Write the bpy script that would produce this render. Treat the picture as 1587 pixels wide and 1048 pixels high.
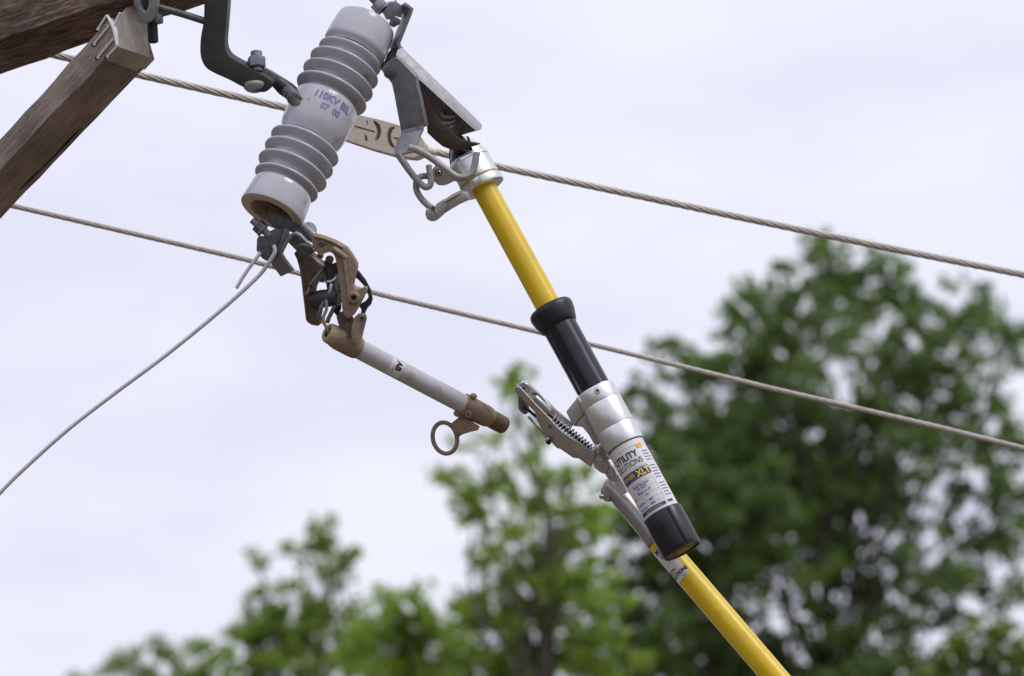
import bpy, bmesh, math, random
import numpy as np
from mathutils import Vector, Matrix
from mathutils.geometry import tessellate_polygon

for o in list(bpy.data.objects):
    bpy.data.objects.remove(o)
scene = bpy.context.scene
C = scene.collection
rad = math.radians

# ------------------------------------------------------------------ camera
PITCH = rad(17.0); DIST = 9.0; PXM = 950.0; S = 1.0 / PXM
CAMP = Vector((0, 0, 1.7))
FWD = Vector((0, math.cos(PITCH), math.sin(PITCH)))
RGT = Vector((1, 0, 0)); UPV = Vector((0, -math.sin(PITCH), math.cos(PITCH))); TOC = -FWD
cam = bpy.data.cameras.new('camera'); camo = bpy.data.objects.new('camera', cam); C.objects.link(camo)
camo.location = CAMP; camo.rotation_euler = (math.pi / 2 + PITCH, 0, 0)
cam.sensor_width = 36; cam.lens = 36 * DIST / (1587 * S)
cam.clip_start = 0.1; cam.clip_end = 5000
cam.dof.use_dof = True; cam.dof.focus_distance = DIST; cam.dof.aperture_fstop = 7.0; cam.dof.aperture_blades = 0
scene.camera = camo

# ------------------------------------------------------------------ sky, sun, exposure
SUN_EL, SUN_AZ = rad(52), rad(128)      # azimuth clockwise from +Y (behind the camera, to the right)
w = bpy.data.worlds.new('World'); scene.world = w; w.use_nodes = True
nt = w.node_tree; nt.nodes.clear()
N = nt.nodes.new; L = nt.links.new
out = N('ShaderNodeOutputWorld')
sky = N('ShaderNodeTexSky'); sky.sky_type = 'NISHITA'; sky.sun_disc = False
sky.sun_elevation = SUN_EL; sky.sun_rotation = SUN_AZ
bg1 = N('ShaderNodeBackground'); bg1.inputs[1].default_value = 0.10; L(sky.outputs[0], bg1.inputs[0])
tc = N('ShaderNodeTexCoord'); mp = N('ShaderNodeMapping'); mp.inputs['Scale'].default_value = (1.0, 1.0, 3.0)
L(tc.outputs['Generated'], mp.inputs[0])
nz = N('ShaderNodeTexNoise'); nz.inputs['Scale'].default_value = 13.0; nz.inputs['Detail'].default_value = 4; nz.inputs['Roughness'].default_value = 0.5
L(mp.outputs[0], nz.inputs['Vector'])
cr = N('ShaderNodeValToRGB'); cr.color_ramp.elements[0].position = 0.36; cr.color_ramp.elements[1].position = 0.64
cr.color_ramp.elements[0].color = (0.81, 0.82, 0.985, 1); cr.color_ramp.elements[1].color = (0.935, 0.94, 1.05, 1)
L(nz.outputs[0], cr.inputs[0])
bg2 = N('ShaderNodeBackground'); bg2.inputs[1].default_value = 1.0; L(cr.outputs[0], bg2.inputs[0])
mx = N('ShaderNodeMixShader'); mx.inputs[0].default_value = 0.94
L(bg1.outputs[0], mx.inputs[1]); L(bg2.outputs[0], mx.inputs[2]); L(mx.outputs[0], out.inputs[0])

sl = bpy.data.lights.new('sun', 'SUN'); sl.energy = 1.5; sl.angle = rad(25); sl.color = (1.0, 0.96, 0.9)
so = bpy.data.objects.new('sun', sl); C.objects.link(so)
sdir = Vector((math.sin(SUN_AZ) * math.cos(SUN_EL), math.cos(SUN_AZ) * math.cos(SUN_EL), math.sin(SUN_EL)))
so.rotation_euler = sdir.to_track_quat('Z', 'Y').to_euler(); so.location = (0, 0, 30)
vs = scene.view_settings; vs.view_transform = 'Standard'; vs.look = 'None'; vs.exposure = 0.0; vs.gamma = 1.0
vs.use_curve_mapping = False

# ------------------------------------------------------------------ coordinates: photograph position and depth -> metres
def V(x, y=None, z=0.0):
    """A point seen at (x, y) of the photograph, z/950 m nearer than the insulator's middle."""
    if y is None:
        x, y, z = x if len(x) == 3 else (x[0], x[1], 0.0)
    dep = DIST - z * S; k = S * dep / DIST
    return CAMP + FWD * dep + RGT * ((x - 793.5) * k) - UPV * ((y - 524) * k)
def dv(dx, dy, dz=0.0):
    return (RGT * dx - UPV * dy + TOC * dz) * S

# ------------------------------------------------------------------ objects
def tag(o, label=None, cat=None, group=None, kind=None):
    if label: o['label'] = label
    if cat: o['category'] = cat
    if group: o['group'] = group
    if kind: o['kind'] = kind
    return o
def thing(name, loc, label, cat, group=None):
    o = bpy.data.objects.new(name, None); C.objects.link(o); o.location = loc; o.empty_display_size = 0.05
    return tag(o, label, cat, group)
def origin_of(o):
    l = Vector((0, 0, 0))
    while o:
        l = l + o.location; o = o.parent
    return l

class MB:
    def __init__(s): s.v = []; s.f = []
    def add(s, vs, fs):
        n = len(s.v); s.v += [Vector(p) for p in vs]; s.f += [tuple(i + n for i in f) for f in fs]; return s
    # swept round bar
    def tube(s, pts, r, seg=12, closed=False, cap=True):
        pts = [Vector(p) for p in pts]; n = len(pts)
        rr = [r] * n if not isinstance(r, (list, tuple)) else r
        rr = [q * S for q in rr]
        tg = []
        for i in range(n):
            a = pts[(i - 1) % n] if (closed or i > 0) else pts[i]; b = pts[(i + 1) % n] if (closed or i < n - 1) else pts[i]
            tg.append((b - a).normalized())
        ref = Vector((0.3, 0.5, 0.81)); nrm = (ref - tg[0] * ref.dot(tg[0])).normalized()
        vs = []
        for i in range(n):
            nrm = (nrm - tg[i] * nrm.dot(tg[i])).normalized(); bn = tg[i].cross(nrm)
            for k in range(seg):
                a = 2 * math.pi * k / seg
                vs.append(pts[i] + (nrm * math.cos(a) + bn * math.sin(a)) * rr[i])
        fs = []
        for i in range(n if closed else n - 1):
            j = (i + 1) % n
            for k in range(seg):
                k2 = (k + 1) % seg
                fs.append((i * seg + k, i * seg + k2, j * seg + k2, j * seg + k))
        if cap and not closed:
            fs.append(tuple(range(seg - 1, -1, -1))); fs.append(tuple((n - 1) * seg + k for k in range(seg)))
        return s.add(vs, fs)
    # body of revolution: a = start (world), ax = unit axis (world), prof = [(along px, radius px)]
    def lathe(s, a, ax, prof, seg=64, arc=None, caps=True):
        a = Vector(a); ax = ax.normalized(); e1 = front_of(ax); e2 = ax.cross(e1)
        full = arc is None; a0, a1 = (0, 2 * math.pi) if full else arc
        m = seg if full else seg + 1
        vs = []; fs = []
        for (u, r) in prof:
            for k in range(m):
                t = a0 + (a1 - a0) * k / seg
                vs.append(a + ax * (u * S) + (e1 * math.cos(t) + e2 * math.sin(t)) * (max(r, 0.02) * S))
        for i in range(len(prof) - 1):
            for k in range(seg):
                k2 = (k + 1) % m if full else k + 1
                fs.append((i * m + k, i * m + k2, (i + 1) * m + k2, (i + 1) * m + k))
        if caps and full and prof[0] != prof[-1]:
            fs.append(tuple(range(m - 1, -1, -1))); fs.append(tuple((len(prof) - 1) * m + k for k in range(m)))
        return s.add(vs, fs)
    # plate: outline in photograph px (x, y[, z]), extruded by a px vector
    def prism(s, pts, z=0.0, depth=(0, 0, -10), holes=()):
        loops = [[V(p[0], p[1], p[2] if len(p) > 2 else z) for p in lp] for lp in [pts] + list(holes)]
        return s.prism_w(loops, dv(*depth))
    def prism_w(s, loops, d):
        vs = []; fs = []
        flat = [p for lp in loops for p in lp]; n = len(flat)
        vs = flat + [p + d for p in flat]
        if len(loops) == 1:
            fs.append(tuple(range(n))); fs.append(tuple(range(2 * n - 1, n - 1, -1)))
        else:
            for t in tessellate_polygon(loops):
                fs.append(tuple(t)); fs.append(tuple(i + n for i in reversed(t)))
        b = 0
        for lp in loops:
            m = len(lp)
            for i in range(m):
                j = (i + 1) % m
                fs.append((b + i, b + i + n, b + j + n, b + j))
            b += m
        return s.add(vs, fs)
    # flat bar swept along a path with a constant width vector (px), thickness px
    def strap(s, path, width, th):
        pts = [V(p) if not isinstance(p, Vector) else p for p in path]; wv = dv(*width) if not isinstance(width, Vector) else width
        n = len(pts); vs = []; fs = []
        seg = [(pts[i + 1] - pts[i]).normalized() for i in range(n - 1)]
        for i in range(n):
            if i == 0: t = seg[0]; k = 1
            elif i == n - 1: t = seg[-1]; k = 1
            else:
                t = (seg[i - 1] + seg[i]).normalized(); k = 1 / max(0.4, t.dot(seg[i]))
            nn = t.cross(wv).normalized() * (th * S * 0.5 * k)
            vs += [pts[i] - wv / 2 - nn, pts[i] + wv / 2 - nn, pts[i] + wv / 2 + nn, pts[i] - wv / 2 + nn]
        for i in range(n - 1):
            for k in range(4):
                k2 = (k + 1) % 4
                fs.append((i * 4 + k, i * 4 + k2, i * 4 + 4 + k2, i * 4 + 4 + k))
        fs.append((3, 2, 1, 0)); b = (n - 1) * 4; fs.append((b, b + 1, b + 2, b + 3))
        return s.add(vs, fs)
    def build(s, name, mat, parent=None, bevel=0.0, smooth=35, frame=None, seg=2):
        org = origin_of(parent) if parent else Vector((0, 0, 0))
        inv = frame.inverted() if frame else Matrix.Translation(-org)
        me = bpy.data.meshes.new(name)
        me.from_pydata([inv @ p for p in s.v], [], s.f)
        bm = bmesh.new(); bm.from_mesh(me)
        bmesh.ops.recalc_face_normals(bm, faces=bm.faces)
        if bevel:
            ed = [e for e in bm.edges if len(e.link_faces) == 2 and e.calc_face_angle(0) > rad(28)]
            bmesh.ops.bevel(bm, geom=ed, offset=bevel * S, segments=seg, affect='EDGES', profile=0.6, clamp_overlap=True)
        bm.to_mesh(me); bm.free()
        if smooth:
            me.shade_smooth(); me.set_sharp_from_angle(angle=rad(smooth))
        me.materials.append(mat)
        o = bpy.data.objects.new(name, me); C.objects.link(o)
        if parent: o.parent = parent
        if frame: o.matrix_local = Matrix.Translation(-org) @ frame
        return o

def front_of(ax):
    f = TOC - ax * TOC.dot(ax)
    return f.normalized() if f.length > 1e-4 else RGT
def smooth_path(pts, n=6):
    """Catmull-Rom through px points."""
    P = [Vector(p if len(p) == 3 else (p[0], p[1], 0)) for p in pts]; res = []
    for i in range(len(P) - 1):
        p0 = P[max(i - 1, 0)]; p1 = P[i]; p2 = P[i + 1]; p3 = P[min(i + 2, len(P) - 1)]
        for k in range(n):
            t = k / n
            res.append(0.5 * ((2 * p1) + (p2 - p0) * t + (2 * p0 - 5 * p1 + 4 * p2 - p3) * t * t + (3 * p1 - p0 - 3 * p2 + p3) * t ** 3))
    res.append(P[-1])
    return [tuple(q) for q in res]
def rod(name, mat, parent, pts, r, n=6, seg=12, smooth=50):
    pp = smooth_path(pts, n)
    if isinstance(r, (list, tuple)):
        m = len(pp); r = [float(np.interp(i / (m - 1), np.linspace(0, 1, len(r)), r)) for i in range(m)]
    return MB().tube([V(p) for p in pp], r, seg).build(name, mat, parent, smooth=smooth)
def hexa(name, mat, parent, c, ax, r, h, rot=0.0, bevel=1.2):
    ax = ax.normalized(); e1 = front_of(ax); e2 = ax.cross(e1)
    lp = [c + (e1 * math.cos(rot + k * math.pi / 3) + e2 * math.sin(rot + k * math.pi / 3)) * (r * S) for k in range(6)]
    return MB().prism_w([lp], ax * (h * S)).build(name, mat, parent, bevel=bevel)
def disc(name, mat, parent, c, ax, r, h, bev=0.8, seg=32, hole=0):
    b = min(bev, h / 2, r / 2)
    if hole:
        pr = [(0, hole), (0, r - b), (b, r), (h - b, r), (h, r - b), (h, hole), (0, hole)]
    else:
        pr = [(0, r - b), (b, r), (h - b, r), (h, r - b)]
    return MB().lathe(c, ax, pr, seg).build(name, mat, parent)
def plate(name, mat, parent, pts, z, depth=(0, 0, -8), bevel=1.2, holes=(), tilt=None):
    if tilt:
        tx, ty = tilt; cx = sum(p[0] for p in pts) / len(pts); cy = sum(p[1] for p in pts) / len(pts)
        pts = [(p[0], p[1], z + tx * (p[0] - cx) + ty * (p[1] - cy)) for p in pts]
    return MB().prism(pts, z, depth, holes).build(name, mat, parent, bevel=bevel)
def soften(pts, n=4):
    o = []; m = len(pts)
    for i in range(m):
        p0, p1, p2, p3 = (Vector(pts[(i + k) % m]) for k in (-1, 0, 1, 2))
        for k in range(n):
            t = k / n; q = 0.5 * ((2 * p1) + (p2 - p0) * t + (2 * p0 - 5 * p1 + 4 * p2 - p3) * t * t + (3 * p1 - p0 - 3 * p2 + p3) * t ** 3); o.append((q.x, q.y))
    return o
def ring_pts(cx, cy, rx, ry=None, n=20, z=0.0, rot=0):
    ry = ry or rx; c, s_ = math.cos(rot), math.sin(rot); o = []
    for k in range(n):
        a = 2 * math.pi * k / n; u, v_ = rx * math.cos(a), ry * math.sin(a)
        o.append((cx + u * c - v_ * s_, cy + u * s_ + v_ * c, z))
    return o

# ------------------------------------------------------------------ materials
def mat(name, c1, c2=None, rough=0.5, metal=0.0, scale=60, rough2=None, bump=0.0, bscale=None, stain=None, stain_at=0.62, stain_w=0.08,
        stain_scale=25, stretch=(1, 1, 1), spec=0.5, coat=0.0, detail=5, trans=0.0):
    m = bpy.data.materials.new(name); m.use_nodes = True; t = m.node_tree; b = t.nodes['Principled BSDF']
    n_ = t.nodes.new; l_ = t.links.new
    c2 = c2 or c1
    tc = n_('ShaderNodeTexCoord'); mp = n_('ShaderNodeMapping'); mp.inputs['Scale'].default_value = stretch; l_(tc.outputs['Object'], mp.inputs[0])
    nz = n_('ShaderNodeTexNoise'); nz.inputs['Scale'].default_value = scale; nz.inputs['Detail'].default_value = detail; nz.inputs['Roughness'].default_value = 0.62
    l_(mp.outputs[0], nz.inputs['Vector'])
    mrg = n_('ShaderNodeMapRange'); mrg.inputs[1].default_value = 0.3; mrg.inputs[2].default_value = 0.7; l_(nz.outputs[0], mrg.inputs[0])
    mix = n_('ShaderNodeMix'); mix.data_type = 'RGBA'; mix.inputs[6].default_value = (*c1, 1); mix.inputs[7].default_value = (*c2, 1)
    l_(mrg.outputs[0], mix.inputs[0]); col = mix.outputs[2]
    if stain:
        n2 = n_('ShaderNodeTexNoise'); n2.inputs['Scale'].default_value = stain_scale; n2.inputs['Detail'].default_value = 6; l_(mp.outputs[0], n2.inputs['Vector'])
        m2 = n_('ShaderNodeMapRange'); m2.inputs[1].default_value = stain_at; m2.inputs[2].default_value = stain_at + stain_w; l_(n2.outputs[0], m2.inputs[0])
        mx2 = n_('ShaderNodeMix'); mx2.data_type = 'RGBA'; l_(m2.outputs[0], mx2.inputs[0]); l_(col, mx2.inputs[6]); mx2.inputs[7].default_value = (*stain, 1)
        col = mx2.outputs[2]
    l_(col, b.inputs['Base Color'])
    b.inputs['Metallic'].default_value = metal; b.inputs['Specular IOR Level'].default_value = spec
    b.inputs['Coat Weight'].default_value = coat; b.inputs['Coat Roughness'].default_value = 0.12
    if rough2 is not None:
        mr = n_('ShaderNodeMapRange'); mr.inputs[1].default_value = 0.3; mr.inputs[2].default_value = 0.7; mr.inputs[3].default_value = rough; mr.inputs[4].default_value = rough2
        l_(nz.outputs[0], mr.inputs[0]); l_(mr.outputs[0], b.inputs['Roughness'])
    else: b.inputs['Roughness'].default_value = rough
    if bump:
        n3 = n_('ShaderNodeTexNoise'); n3.inputs['Scale'].default_value = bscale or scale * 3; n3.inputs['Detail'].default_value = 6; l_(mp.outputs[0], n3.inputs['Vector'])
        bp = n_('ShaderNodeBump'); bp.inputs['Strength'].default_value = bump; bp.inputs['Distance'].default_value = 0.002
        l_(n3.outputs[0], bp.inputs['Height']); l_(bp.outputs[0], b.inputs['Normal'])
    return m

M = dict(
    porcelain=mat('porcelain', (0.53, 0.535, 0.59), (0.46, 0.465, 0.515), 0.10, scale=14, rough2=0.20, stain=(0.24, 0.17, 0.125), stain_at=0.63, stain_w=0.12, stain_scale=21, spec=0.5),
    clay=mat('bare_clay', (0.60, 0.50, 0.40), (0.48, 0.39, 0.30), 0.8, scale=50, bump=0.3, stain=(0.10, 0.08, 0.06), stain_at=0.64),
    galv=mat('galvanised_steel', (0.29, 0.295, 0.325), (0.19, 0.195, 0.22), 0.46, 0.55, scale=70, rough2=0.6, bump=0.12, stain=(0.16, 0.12, 0.09), stain_at=0.64, stain_w=0.12, stain_scale=30),
    hookzinc=mat('dull_zinc', (0.42, 0.405, 0.40), (0.33, 0.315, 0.31), 0.5, 0.4, scale=80, rough2=0.62, bump=0.12, stain=(0.27, 0.24, 0.215), stain_at=0.66),
    ferrule=mat('grey_ferrule', (0.44, 0.43, 0.435), (0.36, 0.35, 0.355), 0.3, 0.75, scale=50, rough2=0.42, bump=0.05),
    paleend=mat('pale_end_ring', (0.50, 0.43, 0.32), (0.36, 0.28, 0.16), 0.6, 0.1, scale=220, rough2=0.75, bump=0.3),
    zinc=mat('clean_zinc', (0.40, 0.405, 0.43), (0.33, 0.335, 0.36), 0.5, 0.4, scale=90, rough2=0.6, bump=0.08),
    steel=mat('dull_steel', (0.19, 0.19, 0.205), (0.105, 0.105, 0.115), 0.42, 0.7, scale=90, rough2=0.6, bump=0.15, stain=(0.13, 0.085, 0.05), stain_at=0.6, stain_w=0.12, stain_scale=40),
    bright=mat('bright_steel', (0.62, 0.62, 0.64), (0.45, 0.45, 0.47), 0.28, 0.95, scale=120, rough2=0.42),
    alu=mat('machined_aluminium', (0.80, 0.795, 0.80), (0.70, 0.695, 0.70), 0.27, 0.95, scale=60, rough2=0.42, bump=0.05, bscale=260),
    alucast=mat('cast_aluminium', (0.56, 0.545, 0.53), (0.44, 0.425, 0.41), 0.36, 0.92, scale=80, rough2=0.55, bump=0.12),
    bronze=mat('weathered_bronze', (0.36, 0.275, 0.205), (0.25, 0.185, 0.135), 0.62, 0.25, scale=80, rough2=0.75, bump=0.35, stain=(0.13, 0.085, 0.055), stain_at=0.58, stain_w=0.15),
    bronzed=mat('brown_bronze', (0.20, 0.135, 0.095), (0.12, 0.08, 0.058), 0.6, 0.25, scale=70, rough2=0.75, bump=0.35, stain=(0.26, 0.12, 0.045), stain_at=0.62, stain_w=0.12),
    copper=mat('tarnished_copper', (0.085, 0.055, 0.042), (0.04, 0.028, 0.024), 0.5, 0.45, scale=60, rough2=0.7, bump=0.3, stain=(0.28, 0.13, 0.07), stain_at=0.62),
    iron=mat('black_iron', (0.03, 0.03, 0.036), (0.016, 0.016, 0.02), 0.5, 0.2, scale=60, rough2=0.68, bump=0.15),
    strap=mat('painted_iron', (0.05, 0.05, 0.053), (0.026, 0.026, 0.029), 0.42, 0.15, scale=30, rough2=0.62, bump=0.12),
    black=mat('black_plastic', (0.012, 0.010, 0.022), (0.016, 0.013, 0.028), 0.20, scale=40, rough2=0.27, spec=0.5),
    rubber=mat('black_rubber', (0.008, 0.007, 0.012), (0.013, 0.011, 0.018), 0.28, scale=60, rough2=0.48, bump=0.06, bscale=300),
    hole=mat('bore_shade', (0.012, 0.011, 0.011), rough=0.9),  # near-black colour standing in for the shade inside holes and recesses
    yellow=mat('yellow_fibreglass', (0.80, 0.56, 0.018), (0.72, 0.49, 0.014), 0.26, scale=30, rough2=0.4, stretch=(1, 1, 1), spec=0.5, stain=(0.50, 0.35, 0.05), stain_at=0.60, stain_w=0.22, stain_scale=28),
    gold=mat('aged_brass_ring', (0.48, 0.30, 0.09), (0.30, 0.19, 0.07), 0.55, 0.4, scale=150, rough2=0.7, bump=0.3),
    plug=mat('brown_plug', (0.20, 0.11, 0.02), (0.10, 0.06, 0.02), 0.5, scale=90, bump=0.4),
    fuse=mat('grey_fibre_tube', (0.53, 0.54, 0.575), (0.47, 0.48, 0.51), 0.45, scale=25, rough2=0.62, bump=0.06, stain=(0.33, 0.30, 0.28), stain_at=0.6, stain_w=0.2),
    white=mat('white_label', (0.78, 0.78, 0.80), (0.72, 0.72, 0.75), 0.42, scale=30),
    tornlabel=mat('worn_label', (0.78, 0.78, 0.80), (0.68, 0.67, 0.68), 0.6, scale=80, stain=(0.38, 0.35, 0.33), stain_at=0.58),
    glue=mat('label_glue', (0.46, 0.42, 0.38), (0.38, 0.37, 0.37), 0.7, scale=120),
    ink=mat('black_ink', (0.02, 0.02, 0.022), rough=0.6),
    blueink=mat('blue_ink', (0.09, 0.07, 0.34), (0.13, 0.11, 0.42), 0.6, scale=120),
    stamp=mat('blue_stamp', (0.10, 0.075, 0.38), (0.28, 0.27, 0.46), 0.4, scale=330),
    navy=mat('navy_print', (0.06, 0.055, 0.17), rough=0.5),
    orange=mat('orange_print', (0.80, 0.42, 0.05), rough=0.5),
    yellowink=mat('yellow_print', (0.85, 0.62, 0.08), rough=0.5),
    paleink=mat('grey_line_print', (0.42, 0.42, 0.56), rough=0.6),
    wire=mat('aluminium_wire', (0.72, 0.73, 0.76), (0.60, 0.61, 0.64), 0.4, 0.4, scale=60, rough2=0.55, stain=(0.42, 0.41, 0.42), stain_at=0.62, stain_w=0.2),
    strand=mat('weathered_strand', (0.60, 0.555, 0.53), (0.50, 0.455, 0.43), 0.55, 0.3, scale=60, rough2=0.7, stain=(0.58, 0.56, 0.57), stain_at=0.55, stain_w=0.1),
    beige=mat('beige_casting', (0.86, 0.77, 0.68), (0.78, 0.68, 0.58), 0.6, 0.1, scale=70, rough2=0.7, bump=0.15, stain=(0.46, 0.34, 0.22), stain_at=0.64),
    irons=mat('galvanised_strip', (0.80, 0.80, 0.82), (0.72, 0.72, 0.74), 0.45, 0.2, scale=120, rough2=0.55),
)
def wood(name, a, b, c, crack=0.6, sc=1.0, rough=0.85, checks=0.635):
    """grain runs along the object's own X."""
    m = bpy.data.materials.new(name); m.use_nodes = True; t = m.node_tree; bs = t.nodes['Principled BSDF']; n_ = t.nodes.new; l_ = t.links.new
    tc = n_('ShaderNodeTexCoord'); mp = n_('ShaderNodeMapping'); mp.inputs['Scale'].default_value = (7.5 * sc, 72 * sc, 72 * sc); l_(tc.outputs['Object'], mp.inputs[0])
    g = n_('ShaderNodeTexNoise'); g.inputs['Scale'].default_value = 2.2; g.inputs['Detail'].default_value = 10; g.inputs['Roughness'].default_value = 0.72; g.inputs['Distortion'].default_value = 0.5; l_(mp.outputs[0], g.inputs['Vector'])
    r = n_('ShaderNodeValToRGB'); e = r.color_ramp.elements; e[0].position = 0.30; e[0].color = (*c, 1); e[1].position = 0.66; e[1].color = (*a, 1)
    k = e.new(0.47); k.color = (*b, 1); l_(g.outputs[0], r.inputs[0])
    p = n_('ShaderNodeTexNoise'); p.inputs['Scale'].default_value = 9; p.inputs['Detail'].default_value = 5; l_(tc.outputs['Object'], p.inputs['Vector'])
    pm = n_('ShaderNodeMapRange'); pm.inputs[1].default_value = 0.35; pm.inputs[2].default_value = 0.7; pm.inputs[3].default_value = 0.62; pm.inputs[4].default_value = 1.2; l_(p.outputs[0], pm.inputs[0])
    mu = n_('ShaderNodeMix'); mu.data_type = 'RGBA'; mu.blend_type = 'MULTIPLY'; mu.inputs[0].default_value = 1.0; l_(r.outputs[0], mu.inputs[6]); l_(pm.outputs[0], mu.inputs[7])
    mc = n_('ShaderNodeMapping'); mc.inputs['Scale'].default_value = (3.2, 70, 70); l_(tc.outputs['Object'], mc.inputs[0])
    ck = n_('ShaderNodeTexNoise'); ck.inputs['Scale'].default_value = 1.1; ck.inputs['Detail'].default_value = 3; l_(mc.outputs[0], ck.inputs['Vector'])
    cm = n_('ShaderNodeMapRange'); cm.inputs[1].default_value = checks; cm.inputs[2].default_value = checks + 0.04; l_(ck.outputs[0], cm.inputs[0])
    dk = n_('ShaderNodeMix'); dk.data_type = 'RGBA'; l_(cm.outputs[0], dk.inputs[0]); l_(mu.outputs[2], dk.inputs[6]); dk.inputs[7].default_value = (0.018, 0.012, 0.009, 1)
    l_(dk.outputs[2], bs.inputs['Base Color']); bs.inputs['Roughness'].default_value = rough; bs.inputs['Specular IOR Level'].default_value = 0.25
    bp = n_('ShaderNodeBump'); bp.inputs['Strength'].default_value = crack; bp.inputs['Distance'].default_value = 0.006; l_(g.outputs[0], bp.inputs['Height']); l_(bp.outputs[0], bs.inputs['Normal'])
    return m
M['arm_wood'] = wood('weathered_crossarm_wood', (0.40, 0.34, 0.30), (0.16, 0.10, 0.068), (0.035, 0.02, 0.014), 1.0)
M['brace_wood'] = wood('weathered_brace_wood', (0.44, 0.37, 0.33), (0.33, 0.26, 0.22), (0.15, 0.11, 0.085), 0.7, 1.3)
M['cut_wood'] = wood('fresh_end_grain', (0.62, 0.56, 0.51), (0.52, 0.45, 0.40), (0.36, 0.29, 0.245), 0.4, 0.8, checks=0.95)
M['pole_wood'] = wood('pole_wood', (0.20, 0.14, 0.10), (0.14, 0.095, 0.07), (0.06, 0.04, 0.03), 0.8)

# ------------------------------------------------------------------ lettering laid on curved or flat surfaces
def text_mesh(body, bold=0.0, spacing=1.0):
    cu = bpy.data.curves.new('lettering', 'FONT'); cu.body = body; cu.size = 1.0; cu.offset = bold; cu.space_character = spacing; cu.resolution_u = 3
    cu.align_x = 'CENTER'
    ob = bpy.data.objects.new('lettering', cu); C.objects.link(ob)
    me = bpy.data.meshes.new_from_object(ob.evaluated_get(bpy.context.evaluated_depsgraph_get()))
    bpy.data.objects.remove(ob); bpy.data.curves.remove(cu)
    return me
def lay_text(name, body, m, parent, fn, size, bold=0.0, squeeze=1.0, spacing=1.0, step=3.0):
    """fn maps (x px, y px up) of the text block to a world point."""
    me = text_mesh(body, bold, spacing); bm = bmesh.new(); bm.from_mesh(me)
    xs = [v.co.x for v in bm.verts]
    if xs:
        x = min(xs); st = step / size / squeeze
        while x < max(xs):
            bmesh.ops.bisect_plane(bm, geom=bm.verts[:] + bm.edges[:] + bm.faces[:], plane_co=(x, 0, 0), plane_no=(1, 0, 0)); x += st
    org = origin_of(parent)
    for v in bm.verts:
        v.co = fn(v.co.x * size * squeeze, v.co.y * size) - org
    bm.to_mesh(me); bm.free(); me.name = name
    me.materials.clear(); me.materials.append(m)
    o = bpy.data.objects.new(name, me); C.objects.link(o); o.parent = parent
    return o
class Cyl:
    """surface of a round part: (arc px from the camera-facing line, px along the axis) -> world."""
    def __init__(s, a, ax, r): s.a = a; s.ax = ax.normalized(); s.r = r; s.e1 = front_of(s.ax); s.e2 = s.e1.cross(s.ax) * 1.0
    def p(s, arc, u, lift=0.35):
        t = arc / s.r
        return s.a + s.ax * (u * S) + (s.e1 * math.cos(t) + s.e2 * math.sin(t)) * ((s.r + lift) * S)
    def patch(s, name, m, parent, x0, x1, u0, u1, lift=0.25, n=None):
        n = n or max(2, int(abs(x1 - x0) / 2.5)); mb = MB(); vs = []; fs = []
        for i in range(n + 1):
            x = x0 + (x1 - x0) * i / n
            vs += [s.p(x, u0, lift), s.p(x, u1, lift)]
        for i in range(n): fs.append((2 * i, 2 * i + 1, 2 * i + 3, 2 * i + 2))
        return mb.add(vs, fs).build(name, m, parent, smooth=60)

# ================================================================== SETTING
def ground_mat():
    m = bpy.data.materials.new('dry_yard_ground'); m.use_nodes = True; t = m.node_tree; b = t.nodes['Principled BSDF']; n_ = t.nodes.new; l_ = t.links.new
    tc = n_('ShaderNodeTexCoord')
    n1 = n_('ShaderNodeTexNoise'); n1.inputs['Scale'].default_value = 0.12; n1.inputs['Detail'].default_value = 8; l_(tc.outputs['Object'], n1.inputs['Vector'])
    n2 = n_('ShaderNodeTexNoise'); n2.inputs['Scale'].default_value = 14; n2.inputs['Detail'].default_value = 6; l_(tc.outputs['Object'], n2.inputs['Vector'])
    r1 = n_('ShaderNodeValToRGB'); r1.color_ramp.elements[0].color = (0.105, 0.08, 0.055, 1); r1.color_ramp.elements[1].color = (0.18, 0.14, 0.10, 1); l_(n2.outputs[0], r1.inputs[0])
    r2 = n_('ShaderNodeValToRGB'); r2.color_ramp.elements[0].color = (0.05, 0.065, 0.025, 1); r2.color_ramp.elements[1].color = (0.09, 0.10, 0.045, 1); l_(n2.outputs[0], r2.inputs[0])
    mr = n_('ShaderNodeMapRange'); mr.inputs[1].default_value = 0.55; mr.inputs[2].default_value = 0.66; l_(n1.outputs[0], mr.inputs[0])
    mx = n_('ShaderNodeMix'); mx.data_type = 'RGBA'; l_(mr.outputs[0], mx.inputs[0]); l_(r1.outputs[0], mx.inputs[6]); l_(r2.outputs[0], mx.inputs[7])
    l_(mx.outputs[2], b.inputs['Base Color']); b.inputs['Roughness'].default_value = 0.95
    return m
gb = MB(); gb.add([Vector((-1500, -1500, 0)), Vector((1500, -1500, 0)), Vector((1500, 1500, 0)), Vector((-1500, 1500, 0))], [(0, 1, 2, 3)])
tag(gb.build('ground', ground_mat(), None, smooth=0), kind='structure')

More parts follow.
